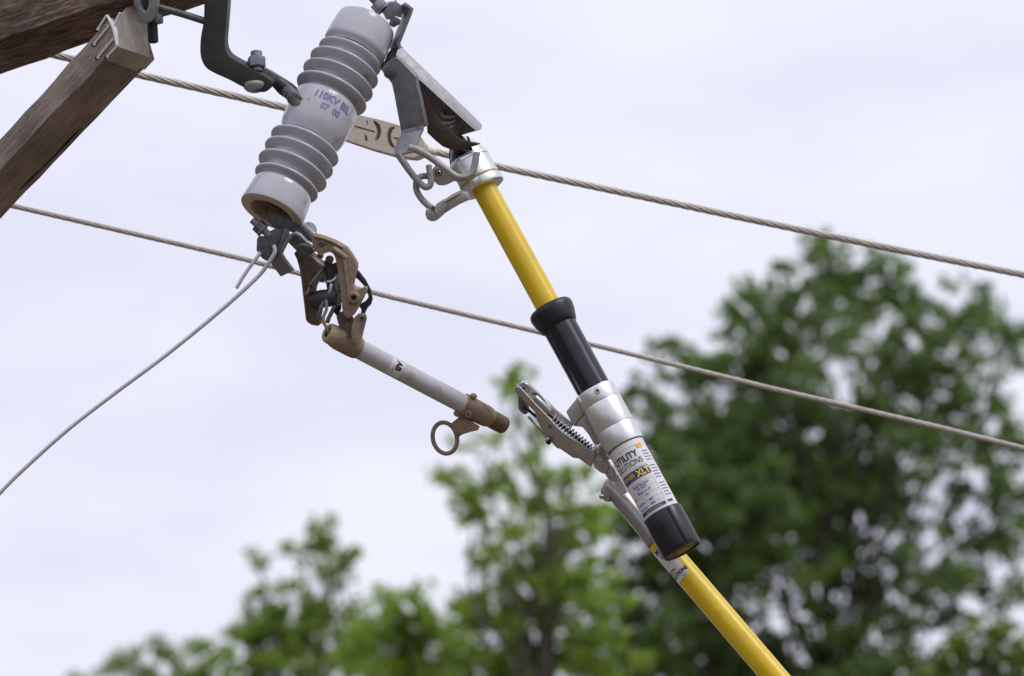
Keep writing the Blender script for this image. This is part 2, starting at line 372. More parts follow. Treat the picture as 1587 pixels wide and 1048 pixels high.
# ------------------------------------------------------------------ trees
def leaf_mat(name, dark, mid, light, tr=0.5):
    m = bpy.data.materials.new(name); m.use_nodes = True; t = m.node_tree; t.nodes.clear(); n_ = t.nodes.new; l_ = t.links.new
    o = n_('ShaderNodeOutputMaterial'); g = n_('ShaderNodeNewGeometry'); r = n_('ShaderNodeValToRGB'); e = r.color_ramp.elements
    e[0].color = (*dark, 1); e[1].color = (*light, 1); k = e.new(0.5); k.color = (*mid, 1)
    l_(g.outputs['Random Per Island'], r.inputs[0])
    d = n_('ShaderNodeBsdfPrincipled'); d.inputs['Roughness'].default_value = 0.5; d.inputs['Specular IOR Level'].default_value = 0.3; l_(r.outputs[0], d.inputs['Base Color'])
    tl = n_('ShaderNodeBsdfTranslucent'); hs = n_('ShaderNodeHueSaturation'); hs.inputs['Value'].default_value = 1.5; hs.inputs['Saturation'].default_value = 1.1; l_(r.outputs[0], hs.inputs['Color']); l_(hs.outputs[0], tl.inputs[0])
    x = n_('ShaderNodeMixShader'); x.inputs[0].default_value = tr; l_(d.outputs[0], x.inputs[1]); l_(tl.outputs[0], x.inputs[2]); l_(x.outputs[0], o.inputs[0])
    return m
bark = mat('bark', (0.10, 0.08, 0.065), (0.055, 0.045, 0.037), 0.9, scale=6, bump=0.6)

def tree(name, label, lobes, depth, leafm, trunk_px, seed, leaf=0.10, dens=1.0, group='trees beyond the yard', clump=0.30, thick=0.75, trunk_k=0.5):
    """lobes: (x, y, rx, ry[, density]) in photograph px at that distance; each becomes a rounded branch of foliage with depth of its own."""
    rng = np.random.default_rng(seed); rnd = random.Random(seed)
    k = S * depth / DIST
    def W(x, y, dz): return CAMP + FWD * (depth + dz) + RGT * ((x - 793.5) * k) - UPV * ((y - 524) * k)
    base_top = W(trunk_px[0], trunk_px[1], 0)
    root = thing(name, Vector((base_top.x, base_top.y, 0)), label, 'tree', group)
    xs = [l[0] for l in lobes]; half = (max(xs) - min(xs)) * 0.5 * k * thick
    cx = (max(xs) + min(xs)) / 2
    limbs = MB(); tw = MB()
    H = base_top.z
    def wob(a, b, n, amp):
        pts = []
        for i in range(n + 1):
            t = i / n; j = Vector((rnd.uniform(-1, 1), rnd.uniform(-1, 1), rnd.uniform(-0.5, 0.5))) * amp * math.sin(math.pi * t)
            pts.append(a.lerp(b, t) + j)
        return pts
    trunk_r = (0.0062 * (H + 4) + 0.03) * trunk_k
    foot = Vector((base_top.x + rnd.uniform(-.3, .3), base_top.y + rnd.uniform(-.3, .3), 0))
    mb_t = MB(); n = 14; pts = wob(foot, base_top, n, 0.12)
    mb_t.tube(pts, [(trunk_r * (1 - 0.62 * i / n)) / S * (1.5 if i == 0 else 1) for i in range(n + 1)], 10)
    cents = []; weights = []
    for lb in lobes:
        x, y, rx, ry = lb[:4]; de = lb[4] if len(lb) > 4 else 1.0
        rel = abs(x - cx) * k / max(half, 0.01)
        span = half * math.sqrt(max(0.08, 1 - min(1, rel * 0.8) ** 2))
        for rep in range(2 if min(rx, ry) > 60 else 1):
            dz = rnd.uniform(-1, 1) * span
            c = W(x + (rnd.uniform(-.15, .15) * rx if rep else 0), y + (rnd.uniform(-.15, .15) * ry if rep else 0), dz)
            t0 = rnd.uniform(0.62, 0.97) if y > trunk_px[1] else rnd.uniform(0.82, 1.0)
            p0 = pts[min(n, max(1, int(t0 * n)))]
            if c.z < p0.z - 0.5: p0 = pts[max(2, int(n * max(0.35, (c.z - 1.2) / H)))]
            r0 = 0.030
            lp = wob(p0, c, 6, 0.18)
            limbs.tube(lp, [(r0 * (1 - 0.8 * i / 6)) / S for i in range(7)], 6)
            rxm, rym = rx * k, ry * k; rzm = (rxm + rym) * 0.5
            vol = rx * ry * k * k / (clump * clump)
            nc = max(3, int(vol * 7.6 * de * dens * (0.62 if min(rx, ry) > 60 else 1)))
            for i in range(nc):
                d = rng.normal(size=3); d /= np.linalg.norm(d); rr_ = rng.random() ** 0.5 * 1.25
                cc = c + RGT * float(d[0] * rxm * rr_) - UPV * float(d[1] * rym * rr_) + FWD * float(d[2] * rzm * rr_)
                cents.append(cc); weights.append(rng.uniform(0.55, 1.25))
                if i % 7 == 0:
                    limbs.tube([lp[4].lerp(c, 0.5), lp[5].lerp(cc, 0.6), cc], [0.014 / S, 0.009 / S, 0.004 / S], 4)
    cv = []
    for c, wt in zip(cents, weights):
        m = int(46 * wt * (clump / 0.30) ** 2 * 1.25); R = clump * wt * 0.85
        p = rng.normal(size=(m, 3)); p *= (R * rng.random((m, 1)) ** 0.4) / np.linalg.norm(p, axis=1, keepdims=True); p[:, 2] *= 0.7
        cv.append(p + np.array(c))
    P = np.concatenate(cv); m = len(P)
    nrm = rng.normal(size=(m, 3)) + np.array([0, 0, 0.9]); nrm /= np.linalg.norm(nrm, axis=1, keepdims=True)
    a = rng.normal(size=(m, 3)) + np.array([0, 0, -0.4]); a -= nrm * (a * nrm).sum(1, keepdims=True); a /= np.linalg.norm(a, axis=1, keepdims=True)
    b = np.cross(nrm, a); ln = leaf * rng.uniform(0.5, 1.55, (m, 1)); wd = ln * 0.36
    v = np.stack([P - a * ln * .5, P + b * wd + nrm * ln * .06 - a * ln * .06, P + a * ln * .5, P - b * wd + nrm * ln * .06 - a * ln * .06], 1).reshape(-1, 3)
    v -= np.array(root.location)
    me = bpy.data.meshes.new('crown'); me.vertices.add(4 * m); me.vertices.foreach_set('co', v.astype(np.float32).ravel())
    me.loops.add(4 * m); me.loops.foreach_set('vertex_index', np.arange(4 * m, dtype=np.int32))
    me.polygons.add(m); me.polygons.foreach_set('loop_start', np.arange(0, 4 * m, 4, dtype=np.int32))
    me.update(); me.validate(); me.materials.append(leafm)
    co = bpy.data.objects.new('crown', me); C.objects.link(co); co.parent = root; co['kind'] = 'stuff'
    t_o = mb_t.build('trunk', bark, root, smooth=60)
    lo = limbs.build('limbs', bark, root, smooth=60); lo['kind'] = 'stuff'
    print('tree', name, 'leaves', m)
    return root

LM_dark = leaf_mat('dark_leaves', (0.095, 0.15, 0.05), (0.14, 0.21, 0.066), (0.19, 0.275, 0.085))
LM_mid = leaf_mat('fresh_leaves', (0.18, 0.26, 0.05), (0.24, 0.34, 0.068), (0.31, 0.42, 0.095))
LM_left = leaf_mat('mid_leaves', (0.155, 0.23, 0.05), (0.21, 0.30, 0.066), (0.27, 0.37, 0.09))
LM_far = leaf_mat('pale_leaves', (0.17, 0.23, 0.10), (0.23, 0.30, 0.13), (0.29, 0.36, 0.17))
LM_lime = leaf_mat('lime_leaves', (0.08, 0.13, 0.02), (0.12, 0.18, 0.03), (0.17, 0.235, 0.045))

tree('broadleaf_tree', 'tall dark green tree behind the yellow stick on the right', [
    (1285, 425, 75, 50), (1200, 440, 45, 40, .8), (1370, 430, 40, 40, .7), (1330, 480, 60, 45, .8), (1240, 500, 80, 50), (1165, 500, 50, 38, .9),
    (1410, 465, 50, 42, .8), (1400, 530, 60, 45, .8), (1440, 575, 60, 40, .8), (1380, 640, 60, 45, .9), (1460, 650, 60, 45, .8), (1545, 665, 50, 40, .8), (1480, 470, 45, 35, .8), (1530, 520, 45, 40, .8), (1450, 520, 50, 30, .7), (1575, 540, 35, 40, .7),
    (1040, 540, 32, 22, .9), (1000, 600, 40, 35, .5), (1080, 590, 55, 40, .9), (1150, 575, 60, 40), (1010, 670, 55, 50, .8),
    (1200, 590, 80, 50, 1.1), (1300, 570, 60, 45, .6), (1390, 590, 50, 45, .7), (1500, 590, 60, 40, .6), (1560, 620, 40, 40, .5),
    (1110, 670, 90, 65, 1.2), (1220, 680, 90, 70, 1.3), (1330, 690, 80, 60, 1.1), (1430, 700, 60, 50, .7), (1520, 700, 60, 40, .7),
    (1060, 770, 80, 70, 1.2), (1170, 790, 100, 80, 1.3), (1290, 790, 90, 75, 1.2), (1390, 770, 60, 60, .9), (1500, 780, 60, 50, .8), (1570, 760, 40, 60, .6),
    (1000, 860, 70, 70, 1.1), (1100, 890, 90, 80, 1.2), (1210, 870, 80, 50, .9), (1320, 890, 80, 60, .9), (1430, 870, 60, 55, .8), (1530, 860, 60, 50, .8),
    (980, 960, 70, 60, 1.2), (1080, 990, 90, 70, 1.2), (1180, 1010, 70, 60, 1.0), (1290, 990, 70, 60, 1.0), (1380, 970, 70, 60, .9), (1480, 950, 50, 50, .7), (1560, 940, 40, 50, .6), (960, 1040, 80, 50, 1.0), (1440, 1040, 70, 40, 1.0), (1340, 1045, 90, 36, 1.0), (1100, 1045, 90, 36, 1.0), (1200, 1110, 200, 60, .8)],
    58, LM_dark, (1275, 720), 11, leaf=0.10, dens=0.95, trunk_k=0.8, clump=0.20)
tree('broadleaf_tree', 'bright green tree rising behind the silver trigger and fuse ring', [
    (797, 585, 16, 16, 1.2), (805, 625, 14, 20, .5), (735, 690, 28, 16, .8), (700, 745, 30, 18, .9), (760, 735, 45, 28, .9), (840, 690, 35, 40, .7), (880, 735, 40, 35, .9), (815, 765, 45, 35, 1.0),
    (735, 790, 40, 28, .9), (880, 800, 55, 40, 1.0), (800, 830, 50, 30, .6), (850, 860, 60, 38, 1.0), (740, 870, 34, 22, .5), (920, 870, 45, 50, .9),
    (790, 920, 70, 40, 1.0), (880, 940, 70, 55, 1.2), (740, 965, 50, 40, .9), (810, 995, 70, 45, 1.1), (910, 1020, 70, 50, 1.2), (720, 1030, 60, 36, .9), (820, 1090, 150, 60, .8)],
    44, LM_mid, (850, 820), 23, leaf=0.088, dens=1.0, clump=0.17)
tree('broadleaf_tree', 'green tree with twin rounded tops left of the fuse ring', [
    (505, 835, 34, 24, 1.1), (540, 860, 22, 28, .8), (470, 865, 28, 28, .9), (500, 900, 45, 32, .9), (400, 875, 24, 22, .7), (385, 910, 26, 26, .8), (420, 930, 34, 32, .8),
    (480, 955, 55, 36, 1.0), (400, 985, 45, 34, 1.0), (545, 960, 36, 34, .8), (450, 1015, 70, 36, 1.1), (540, 1020, 60, 36, 1.0), (480, 1090, 110, 50, .8), (440, 985, 80, 50, 1.0), (500, 1000, 70, 40, 1.0), (385, 1035, 50, 36, 1.0)],
    52, LM_left, (470, 930), 35, leaf=0.09, dens=0.85, clump=0.18)
tree('broadleaf_tree', 'low leafy green tree between the twin topped and bright trees', [
    (620, 935, 46, 28, 1.1), (570, 1000, 50, 40, 1.0), (700, 965, 40, 30, .9), (590, 965, 36, 28, .9), (660, 960, 34, 26, .9), (625, 985, 60, 32, 1.1), (690, 1005, 42, 32, 1.0), (590, 1025, 50, 34, 1.0), (660, 1040, 70, 36, 1.1), (640, 1100, 90, 50, .8)],
    48, LM_mid, (640, 975), 47, leaf=0.09, dens=0.9, clump=0.18)
tree('broadleaf_tree', 'small round green treetop at lower left', [
    (305, 1005, 28, 20, 1.1), (325, 1030, 30, 24, 1.0), (285, 1040, 26, 22, .9), (355, 1035, 26, 26, .8), (310, 1090, 70, 44, .9)],
    50, LM_left, (310, 1030), 59, leaf=0.09, dens=0.85, clump=0.17)
tree('broadleaf_tree', 'pale far treetop in the lower left corner', [
    (215, 1030, 30, 16, .8), (170, 1040, 26, 14, .7), (245, 1015, 18, 14, .5), (130, 1058, 30, 16, .7), (200, 1090, 90, 40, .9)],
    85, LM_far, (200, 1045), 61, leaf=0.13, dens=0.5, clump=0.24)
tree('broadleaf_tree', 'lime green treetop in the lower right corner', [
    (1520, 1005, 50, 22, 1.0), (1475, 1025, 36, 24, .9), (1565, 1015, 36, 28, 1.0), (1520, 1045, 70, 30, 1.1), (1600, 1040, 40, 40, .9), (1530, 1100, 100, 50, .8)],
    40, LM_lime, (1530, 1030), 73, leaf=0.09, dens=1.05, clump=0.24)


# woodland continued unseen beside and behind the camera, added for dark reflections
rngw = np.random.default_rng(5); wp = []
for i in range(900):
    az = rngw.uniform(rad(24), rad(336)); d = rngw.uniform(38, 58); top_h = 9 + 5 * math.sin(az * 7.3) * math.sin(az * 3.1) + rngw.uniform(-2, 3)
    c_ = np.array([math.sin(az) * d, math.cos(az) * d, rngw.uniform(1.0, max(2.0, top_h))])
    q_ = rngw.normal(size=(48, 3)); q_ *= 1.7 * rngw.random((48, 1)) ** 0.4 / np.linalg.norm(q_, axis=1, keepdims=True); wp.append(q_ + c_)
wp = np.concatenate(wp); m = len(wp)
n3 = rngw.normal(size=(m, 3)); n3 /= np.linalg.norm(n3, axis=1, keepdims=True); a3 = np.cross(n3, rngw.normal(size=(m, 3))); a3 /= np.linalg.norm(a3, axis=1, keepdims=True); b3 = np.cross(n3, a3)
v3 = np.stack([wp - a3 * .5, wp + b3 * .3, wp + a3 * .5, wp - b3 * .3], 1).reshape(-1, 3)
me = bpy.data.meshes.new('woodland'); me.from_pydata([tuple(x) for x in v3], [], [tuple(range(4 * i, 4 * i + 4)) for i in range(m)]); me.materials.append(LM_dark)
wo = bpy.data.objects.new('woodland', me); C.objects.link(wo); tag(wo, 'unseen green woodland added beside and behind the camera for reflections', 'woodland', kind='stuff')

# ================================================================== POLE, CROSSARM, BRACE
ARM = Vector((0.731, -0.682, 0)).normalized(); ARMW = Vector((-ARM.y, ARM.x, 0)); ZD = Vector((0, 0, -1))
def frame_from(o, x, y):
    x = x.normalized(); z = x.cross(y).normalized(); y = z.cross(x)
    m = Matrix((x, y, z)).transposed().to_4x4(); m.translation = o
    return m
def rough_beam(name, m, parent, near_top, near_bot, far_vec, frame, jit, bevel, seed):
    """near_top / near_bot: matching rows of points along the near face; far_vec: through the thickness."""
    rng = random.Random(seed); n = len(near_top); rows = []
    for i in range(n):
        q = [near_top[i], near_bot[i], near_bot[i] + far_vec, near_top[i] + far_vec]
        rows.append([p + Vector((rng.gauss(0, 1), rng.gauss(0, 1), rng.gauss(0, 1))) * jit * S * (0 if i in (0,) else 1) for p in q])
    mb = MB(); vs = [p for r in rows for p in r]; fs = []
    for i in range(n - 1):
        for k in range(4):
            k2 = (k + 1) % 4
            fs.append((i * 4 + k, i * 4 + k2, i * 4 + 4 + k2, i * 4 + 4 + k))
    fs.append((3, 2, 1, 0)); b = (n - 1) * 4; fs.append((b, b + 1, b + 2, b + 3))
    mb.add(vs, fs)
    return mb.build(name, m, parent, bevel=bevel, smooth=50, frame=frame, seg=2)

A0 = V(0, 62, -300)                       # near lower edge of the crossarm where the photograph's left edge cuts it
HA, WA = 112 * S, 112 * S
def arm_pt(d): return A0 + ARM * d
endd = 0.47; startd = -1.75
rows_d = [endd - (endd - startd) * i / 46 for i in range(47)]
POLE_D = -1.25
pole_c = arm_pt(POLE_D) + ARMW * (WA + 0.14)
pole = thing('utility_pole', Vector((pole_c.x, pole_c.y, 0)), 'round wooden utility pole carrying the crossarm beyond the left edge', 'utility pole')
pf = frame_from(Vector((pole_c.x, pole_c.y, 0)), Vector((0, 0, 1)), Vector((1, 0, 0)))
ph = A0.z + 0.55
MB().lathe(Vector((pole_c.x, pole_c.y, -0.02)), Vector((0, 0, 1)), [(i / 8 * ph / S, (0.155 - 0.025 * i / 8) / S) for i in range(9)], 32).build('shaft', M['pole_wood'], pole, frame=pf)
arm = thing('crossarm', arm_pt(POLE_D), 'dark weathered wooden crossarm in the top left corner', 'crossarm')
fr = frame_from(arm_pt(0), ARM, ARMW)
rough_beam('beam', M['arm_wood'], arm, [arm_pt(d) - ZD * HA for d in rows_d], [arm_pt(d) for d in rows_d], ARMW * WA, fr, 1.1, 5, 3)

n_near = -ARMW
axb = (-0.944 * ARM + 0.50 * ZD).normalized(); qd = (0.50 * ARM + 0.944 * ZD).normalized()
HB, WB = 51 * S, 78 * S
brace = thing('crossarm_brace', V(165, 89.5, -38), 'brown square wooden brace with metal strips in its end', 'brace')
E2 = V(183.5, 73, -38); E1 = E2 + (-22 * ARM - 57 * ZD) * S * 0.96
top = []; bot = []
LB = 1.55
for i in range(41):
    d = LB * i / 40
    top.append(E1 + axb * d + qd * S * 8 * min(1, d / .22))
    bot.append(E2 + axb * d - qd * (0 if d < 0.026 else (3.5 * S)))
top.insert(1, E1 + axb * 0.0255 + qd * S * 1.1); bot.insert(1, E2 + axb * 0.0255)
top.insert(2, E1 + axb * 0.0275 + qd * S * 1.2); bot.insert(2, E2 + axb * 0.0275 - qd * 3.5 * S)
fb = frame_from(E2, axb, ARMW)
rough_beam('beam', M['brace_wood'], brace, top, bot, ARMW * WB, fb, 0.45, 2.2, 5)
NE = ARMW.cross(E1 - E2).normalized(); NE = NE if NE.dot(axb) < 0 else -NE
def on_end(x, y, lift=1.0):
    d = (V(x, y, 0) - CAMP).normalized(); t = (E2 + NE * lift * S - CAMP).dot(NE) / d.dot(NE)
    return CAMP + d * t
MB().prism_w([[on_end(*p) for p in ((184.5, 73), (180.5, 58), (179, 46), (183, 34), (188, 21), (196, 12), (208, 7), (222, 12), (228.5, 24), (229, 42), (231, 66), (232.2, 89.5))]], axb * .035).build('split_end', M['cut_wood'], brace, bevel=1.2, frame=frame_from(E2, Vector((0, 0, 1)), ARMW))
def on_face(x, y, lift=1.5):
    """point on the brace's near face under photograph position (x, y)."""
    d = (V(x, y, 0) - CAMP).normalized(); nn = n_near
    t = (E2 + nn * lift * S - CAMP).dot(nn) / d.dot(nn)
    return CAMP + d * t
MB().prism_w([[E2 + qd * 1.0 * S + ARMW * .002 + axb * .001, E2 + qd * 1.0 * S + ARMW * (WB - .002) + axb * .001, E2 + qd * 1.0 * S + ARMW * (WB - .002) + axb * .0265, E2 + qd * 1.0 * S + ARMW * .002 + axb * .0265]], -qd * 2.5 * S).build('cut_underside', M['cut_wood'], brace, bevel=.3, frame=fb)
iron = MB()
iron.tube([on_face(*p) for p in [(166, 24), (171, 32), (176.5, 41.6), (179, 52), (180.6, 62), (181.6, 71)]], [1.8, 2.8, 4.2, 3.6, 3.0, 2.4], 8)
io = iron.build('anti_split_iron', M['irons'], brace)
MB().tube([on_face(*p) for p in [(177.5, 42), (180, 36), (182.5, 28), (187, 20)]], [3, 2.8, 2.6, 2.6], 8).build('iron_branch', M['irons'], io)
for a, b in (((165.5, 24), (152, 45)), ((170, 39), (146, 68)), ((175.5, 60.5), (152, 89)), ((181.5, 72), (166.5, 87.5))):
    MB().tube([on_face(*a), on_face(*b)], 1.9, 8).build('prong', M['irons'], io)
    MB().tube([on_face(b[0] - 1.5, b[1] + 1.2, 0.1), on_face(b[0] - 1.5, b[1] + 1.2, 0.9)], 3.6, 10).build('hole_shade_disc', M['hole'], io)  # dark disc laid on the face, painting a hole's shade at the prong tip
    MB().tube([on_face(b[0], b[1], 0.5), on_face(b[0], b[1], 3.5)], 2.8, 10).build('prong_tip', M['irons'], io)

# crossarm hardware: shackle, nut, threaded rod
hw = thing('eye_bolt', V(236, 20, 40), 'grey eye and threaded bolt hanging under the crossarm above the brace end', 'bolt')
plate('eye', M['galv'], hw, [(206, -24), (245, -24), (244, 8), (241, 24), (233, 35), (223, 37), (214, 31), (211, 13), (207, 10)], 26, (3, -2, -14), 3.5, holes=[[(x, y, 26) for x, y in ((217, -14), (229, -14), (230, 8), (226, 19), (221, 16), (217, 6))]])
ax = (V(238, 66, 6) - V(236, 30, 2)).normalized()
pr = []
for i in range(19):
    pr += [(i * 2.0, 7.6), (i * 2.0 + 1.0, 8.5)]
MB().lathe(V(235.5, 28, 4), ax, pr + [(38, 7.5), (39.5, 5)], 24).build('threaded_shank', M['iron'], hw)
hexa('nut', M['steel'], hw, V(243, 24, 2), ax, 10, 13, 0.3)
rodt = thing('through_bolt', V(244, 10, 12), 'thin grey rod running from the crossarm to the black hanger', 'rod')
rod('shank', M['steel'], rodt, [(232, 8, 0), (280, 21, 2), (324, 35, 4)], 5.6, 4, 16)
disc('washer', M['galv'], rodt, V(238, 9, 0), (V(324, 35, 4) - V(232, 8, 0)), 11, 3)

# ================================================================== HANGER
hang = thing('hanger_bracket', V(333, 0, 14), 'black bent iron hanger holding the grey insulator to the crossarm', 'bracket')
plate('strap', M['strap'], hang, soften([(314, -70), (316, -10), (315.5, 30), (311, 58), (310, 80), (313, 95), (320, 106), (333, 114), (355, 124), (376, 135), (396, 142), (410, 143), (419, 137), (423, 128),
    (412, 119.5), (390, 107), (368, 95.5), (356, 88), (350, 79), (348, 66), (349.5, 45), (351.5, 20), (353, -10), (353, -70)]), 14, (5, -6, -22), 1.5)
plate('link', M['steel'], hang, [(371, 99), (378, 96), (388, 95.5), (402, 101), (420, 111), (438, 122), (452, 131), (462, 141), (459, 152), (450, 155), (440, 150), (432, 141), (424, 130), (405, 118), (382, 107)], -4, (2, -2, -18), 2.6)
axn = (V(397, 80, -4) - V(398, 104, 4)).normalized()
bo = disc('bolt', M['galv'], hang, V(398.5, 112, 2), axn, 9, 34)
hexa('nut', M['galv'], bo, V(398, 105, 2), axn, 14.5, 17, 0.35, 1.6)
MB().lathe(V(394.5, 133.5, 6), -axn, [(-3, 17), (0, 17.5), (3, 16.5), (6.5, 13), (9, 8), (10, 0.3)], 32).build('bolt_head', M['hookzinc'], bo)
rod('tape_wrap', M['rubber'], hang, [(429, 127, 4), (440, 136, 4), (450, 144, 4)], [10, 12.5, 11.5], 4, 20)
rod('mounting_pin', M['steel'], hang, [(444, 139, 8), (455, 150, 18), (464, 162, 30), (468, 168, 34)], [10, 11.5, 11.5, 11], 4, 20)

# ================================================================== INSULATOR AND CUTOUT
TI = math.tan(rad(24)); CI = math.cos(rad(24))
PX, PY = 0.893, 0.450
def INS(s, wv=0.0, f=0.0):
    return (524 * PX - s * 0.450 + wv * PX, 524 * PY + s * 0.893 + wv * PY, TI * (s + 60) + f)
ins_top = V(*INS(-227)); ins_bot = V(*INS(107)); axI = (ins_bot - ins_top).normalized()
def ui(s): return (s + 227) / CI
cut = thing('fuse_cutout', ins_bot, 'tilted grey ribbed porcelain insulator with metal contact hood, hooks and hinge bracket', 'fuse cutout')
prof = [(ui(-228), 0.3), (ui(-227.5), 30), (ui(-226), 42), (ui(-222), 46.5), (ui(-215), 48.3), (ui(-200), 49.5), (ui(-184), 50.5), (ui(-179), 50.3), (ui(-176), 48.5), (ui(-174), 45), (ui(-171), 43.5)]
def shed(s, R, core0, core1):
    o = [(ui(s - 9.2), core0), (ui(s - 7.6), core0 + 1.2), (ui(s - 4.4), R - 6.0)]
    for k in range(9):
        an = math.pi * (0.5 - k / 8 * 1.02)
        o.append((ui(s - 0.6 - 2.5 * math.sin(an)), R - 2.7 + 2.7 * math.cos(an)))
    return o + [(ui(s + 2.9), R - 8.0), (ui(s + 3.6), core1 + 5.5), (ui(s + 5.4), core1 + 1.6), (ui(s + 8.0), core1)]
for s_, R_ in ((-163, 52.5), (-143, 57.5), (-121.5, 59), (-99, 59)):
    prof += shed(s_, R_, 39.5, 39.5)
prof += [(ui(-88), 46), (ui(-84), 50.5), (ui(-79), 52.6), (ui(-60), 53), (ui(-40), 52.6), (ui(-28), 50.5), (ui(-20), 46), (ui(-17), 44)]
for s_, R_ in ((-6, 57), (14, 57.5), (36, 57.5), (57, 53)):
    prof += shed(s_, R_, 39.5, 39.5)
prof += [(ui(66.5), 46.0), (ui(69), 47.6), (ui(75), 48.6), (ui(92), 50.5), (ui(105), 51.8), (ui(107.5), 51.2), (ui(107.6), 37), (ui(72), 36), (ui(71.5), 0.3)]
body = MB().lathe(ins_top, axI, prof, 96).build('insulator', M['porcelain'], cut, smooth=32)
# unglazed lower face with the hardware opening
MB().lathe(ins_top, axI, [(ui(107.6), 51.0), (ui(108.4), 49.5), (ui(108.6), 35), (ui(107), 34.5), (ui(72.5), 34)], 72, caps=False).build('unglazed_rim', M['clay'], body, smooth=32)
MB().lathe(ins_top, axI, [(ui(84), 34), (ui(85), 0.5)], 48).build('cement_core', M['steel'], body, smooth=0)
# side boss where the mounting pin enters
rod('boss', M['porcelain'], body, [(*INS(-62, -38, 22)[:2], INS(-62, -38, 22)[2]), (465, 160, 18), (459, 153, 16)], [24, 17, 12], 5, 28)
cyi = Cyl(ins_top, axI, 53.0)
def ins_fn(u0, x0): return lambda x, y: cyi.p(x + x0, u0 - y, 0.35)
lay_text('lettering', '110KV BIL', M['stamp'], body, ins_fn(ui(-64.0), 11), 17.0, 0.034, 0.90)
lay_text('lettering', '07  00', M['stamp'], body, ins_fn(ui(-49.5), 13), 14.5, 0.032, 0.92)
lay_text('lettering', '•', M['stamp'], body, ins_fn(ui(-52.0), -26), 12.0, 0.02, 1.0)

# --- upper terminal
st = rod('terminal_stud', M['steel'], cut, [(560, -20, -70), (574, -6, -70), (592, 13, -68)], 6.2, 4, 18)
axs = (V(600, 22, -66) - V(574, -6, -70)).normalized()
hexa('nut', M['galv'], st, V(583, 4, -69), axs, 12.5, 13, 0.2)
disc('washer', M['galv'], st, V(592.5, 13.5, -68), axs, 13, 3)
plate('terminal_clamp', M['galv'], cut, [(594, 19), (600, 9), (604, 4), (615, 3), (624, 10), (625, 17), (622, 28), (612, 25), (608, 30), (600, 31)], -58, (-3, -3, -26), 0.9)
plate('clamp_jaw', M['steel'], cut, [(606, 28), (613, 26), (621, 31), (619, 38), (610, 43), (603, 39)], -54, (-1, -1, -8), 0.7)
plate('clamp_lip', M['galv'], cut, [(611, 25), (619, 29), (621, 34), (617, 37), (611, 31)], -52, (-1, -1, -6), 0.7)
MB().strap([(620.5, 9.5, -66), (627, 13, -66), (632.5, 18, -66), (630, 26, -66), (612.5, 70, -64), (613.5, 76, -64), (618, 79, -63)], (-13, 5, -46), 5.0).build('terminal_plate', M['galv'], cut, bevel=1.0)
rod('top_lead', M['wire'], cut, [(609, 6, -66), (615, -2, -66), (630, -25, -66)], 1.5, 3, 8)
plate('neck_bracket', M['steel'], cut, [(594, 100), (601, 82), (608, 74), (617, 80), (618, 96), (606, 112), (596, 112)], -70, (0, 0, -18), 1.4)
# --- hood
plate('hood_flange', M['zinc'], cut, [(613.5, 84), (616, 77), (621, 74.5), (626, 78), (744, 191), (746.5, 196), (744, 202), (738, 203.5), (730, 197), (616, 93)], -30, (1, -1, -5), 1.6, tilt=(-.55, .55))
hp = MB(); z0 = -33
q = [V(615, 91, z0), V(739, 203, z0)]; wv = dv(-34, 8, -48); th = dv(2.4, -3.2, 1.0)
hp.add([q[0], q[1], q[1] + wv, q[0] + wv, q[0] + th, q[1] + th, q[1] + wv + th, q[0] + wv + th], [(0, 1, 2, 3), (7, 6, 5, 4), (0, 4, 5, 1), (1, 5, 6, 2), (2, 6, 7, 3), (3, 7, 4, 0)])
hp.build('hood_plate', M['steel'], cut, bevel=0.8)
# --- support arm
plate('support_arm', M['galv'], cut, [(590, 108), (596, 100), (606, 91), (611, 89), (617, 91), (632, 106), (644, 119), (645.5, 134), (650, 150), (656, 178), (660, 196), (622, 208), (619, 191), (614, 165), (610.5, 146), (607, 130), (598, 118)],
      -14, (5, -1.5, -7), 1.3, tilt=(.25, -.2))
MB().strap([(640, 198, -17), (639, 206, -17), (633, 216, -10), (628, 234, 8), (627, 239, 10)], (35, -8, 0), 5.5).build('arm_foot', M['galv'], cut, bevel=1.2)
bt = disc('bolt', M['steel'], cut, V(604, 113, -13), TOC, 9.5, 3)
hexa('bolt_head', M['steel'], bt, V(604.5, 112.5, -10.5), dv(-.1, .1, 1), 6.5, 6, 0.2, 1.0)
# --- copper contact leaf and spring
plate('contact_leaf', M['copper'], cut, [(653, 136), (657, 137), (664, 156), (671.6, 176), (682, 189), (694.5, 200), (704, 210), (713.6, 217), (728, 221), (744, 223.5), (736, 226.5), (723, 230), (710, 234), (698, 232), (686, 227.5), (673.5, 217), (662, 206), (661, 182), (655, 152)],
      -24, (1.5, -2.0, -5), 0.8)
sp = []
for i in range(60):
    a = 2 * math.pi * i / 16
    sp.append(V(700 - 14 * i / 59 + 13 * math.cos(a) - 1 * math.sin(a), 172 + 34 * i / 59 + 7.5 * math.sin(a), -52 + 10 * math.sin(a)))
MB().tube(sp, 2.1, 8).build('contact_spring', M['hookzinc'], cut)
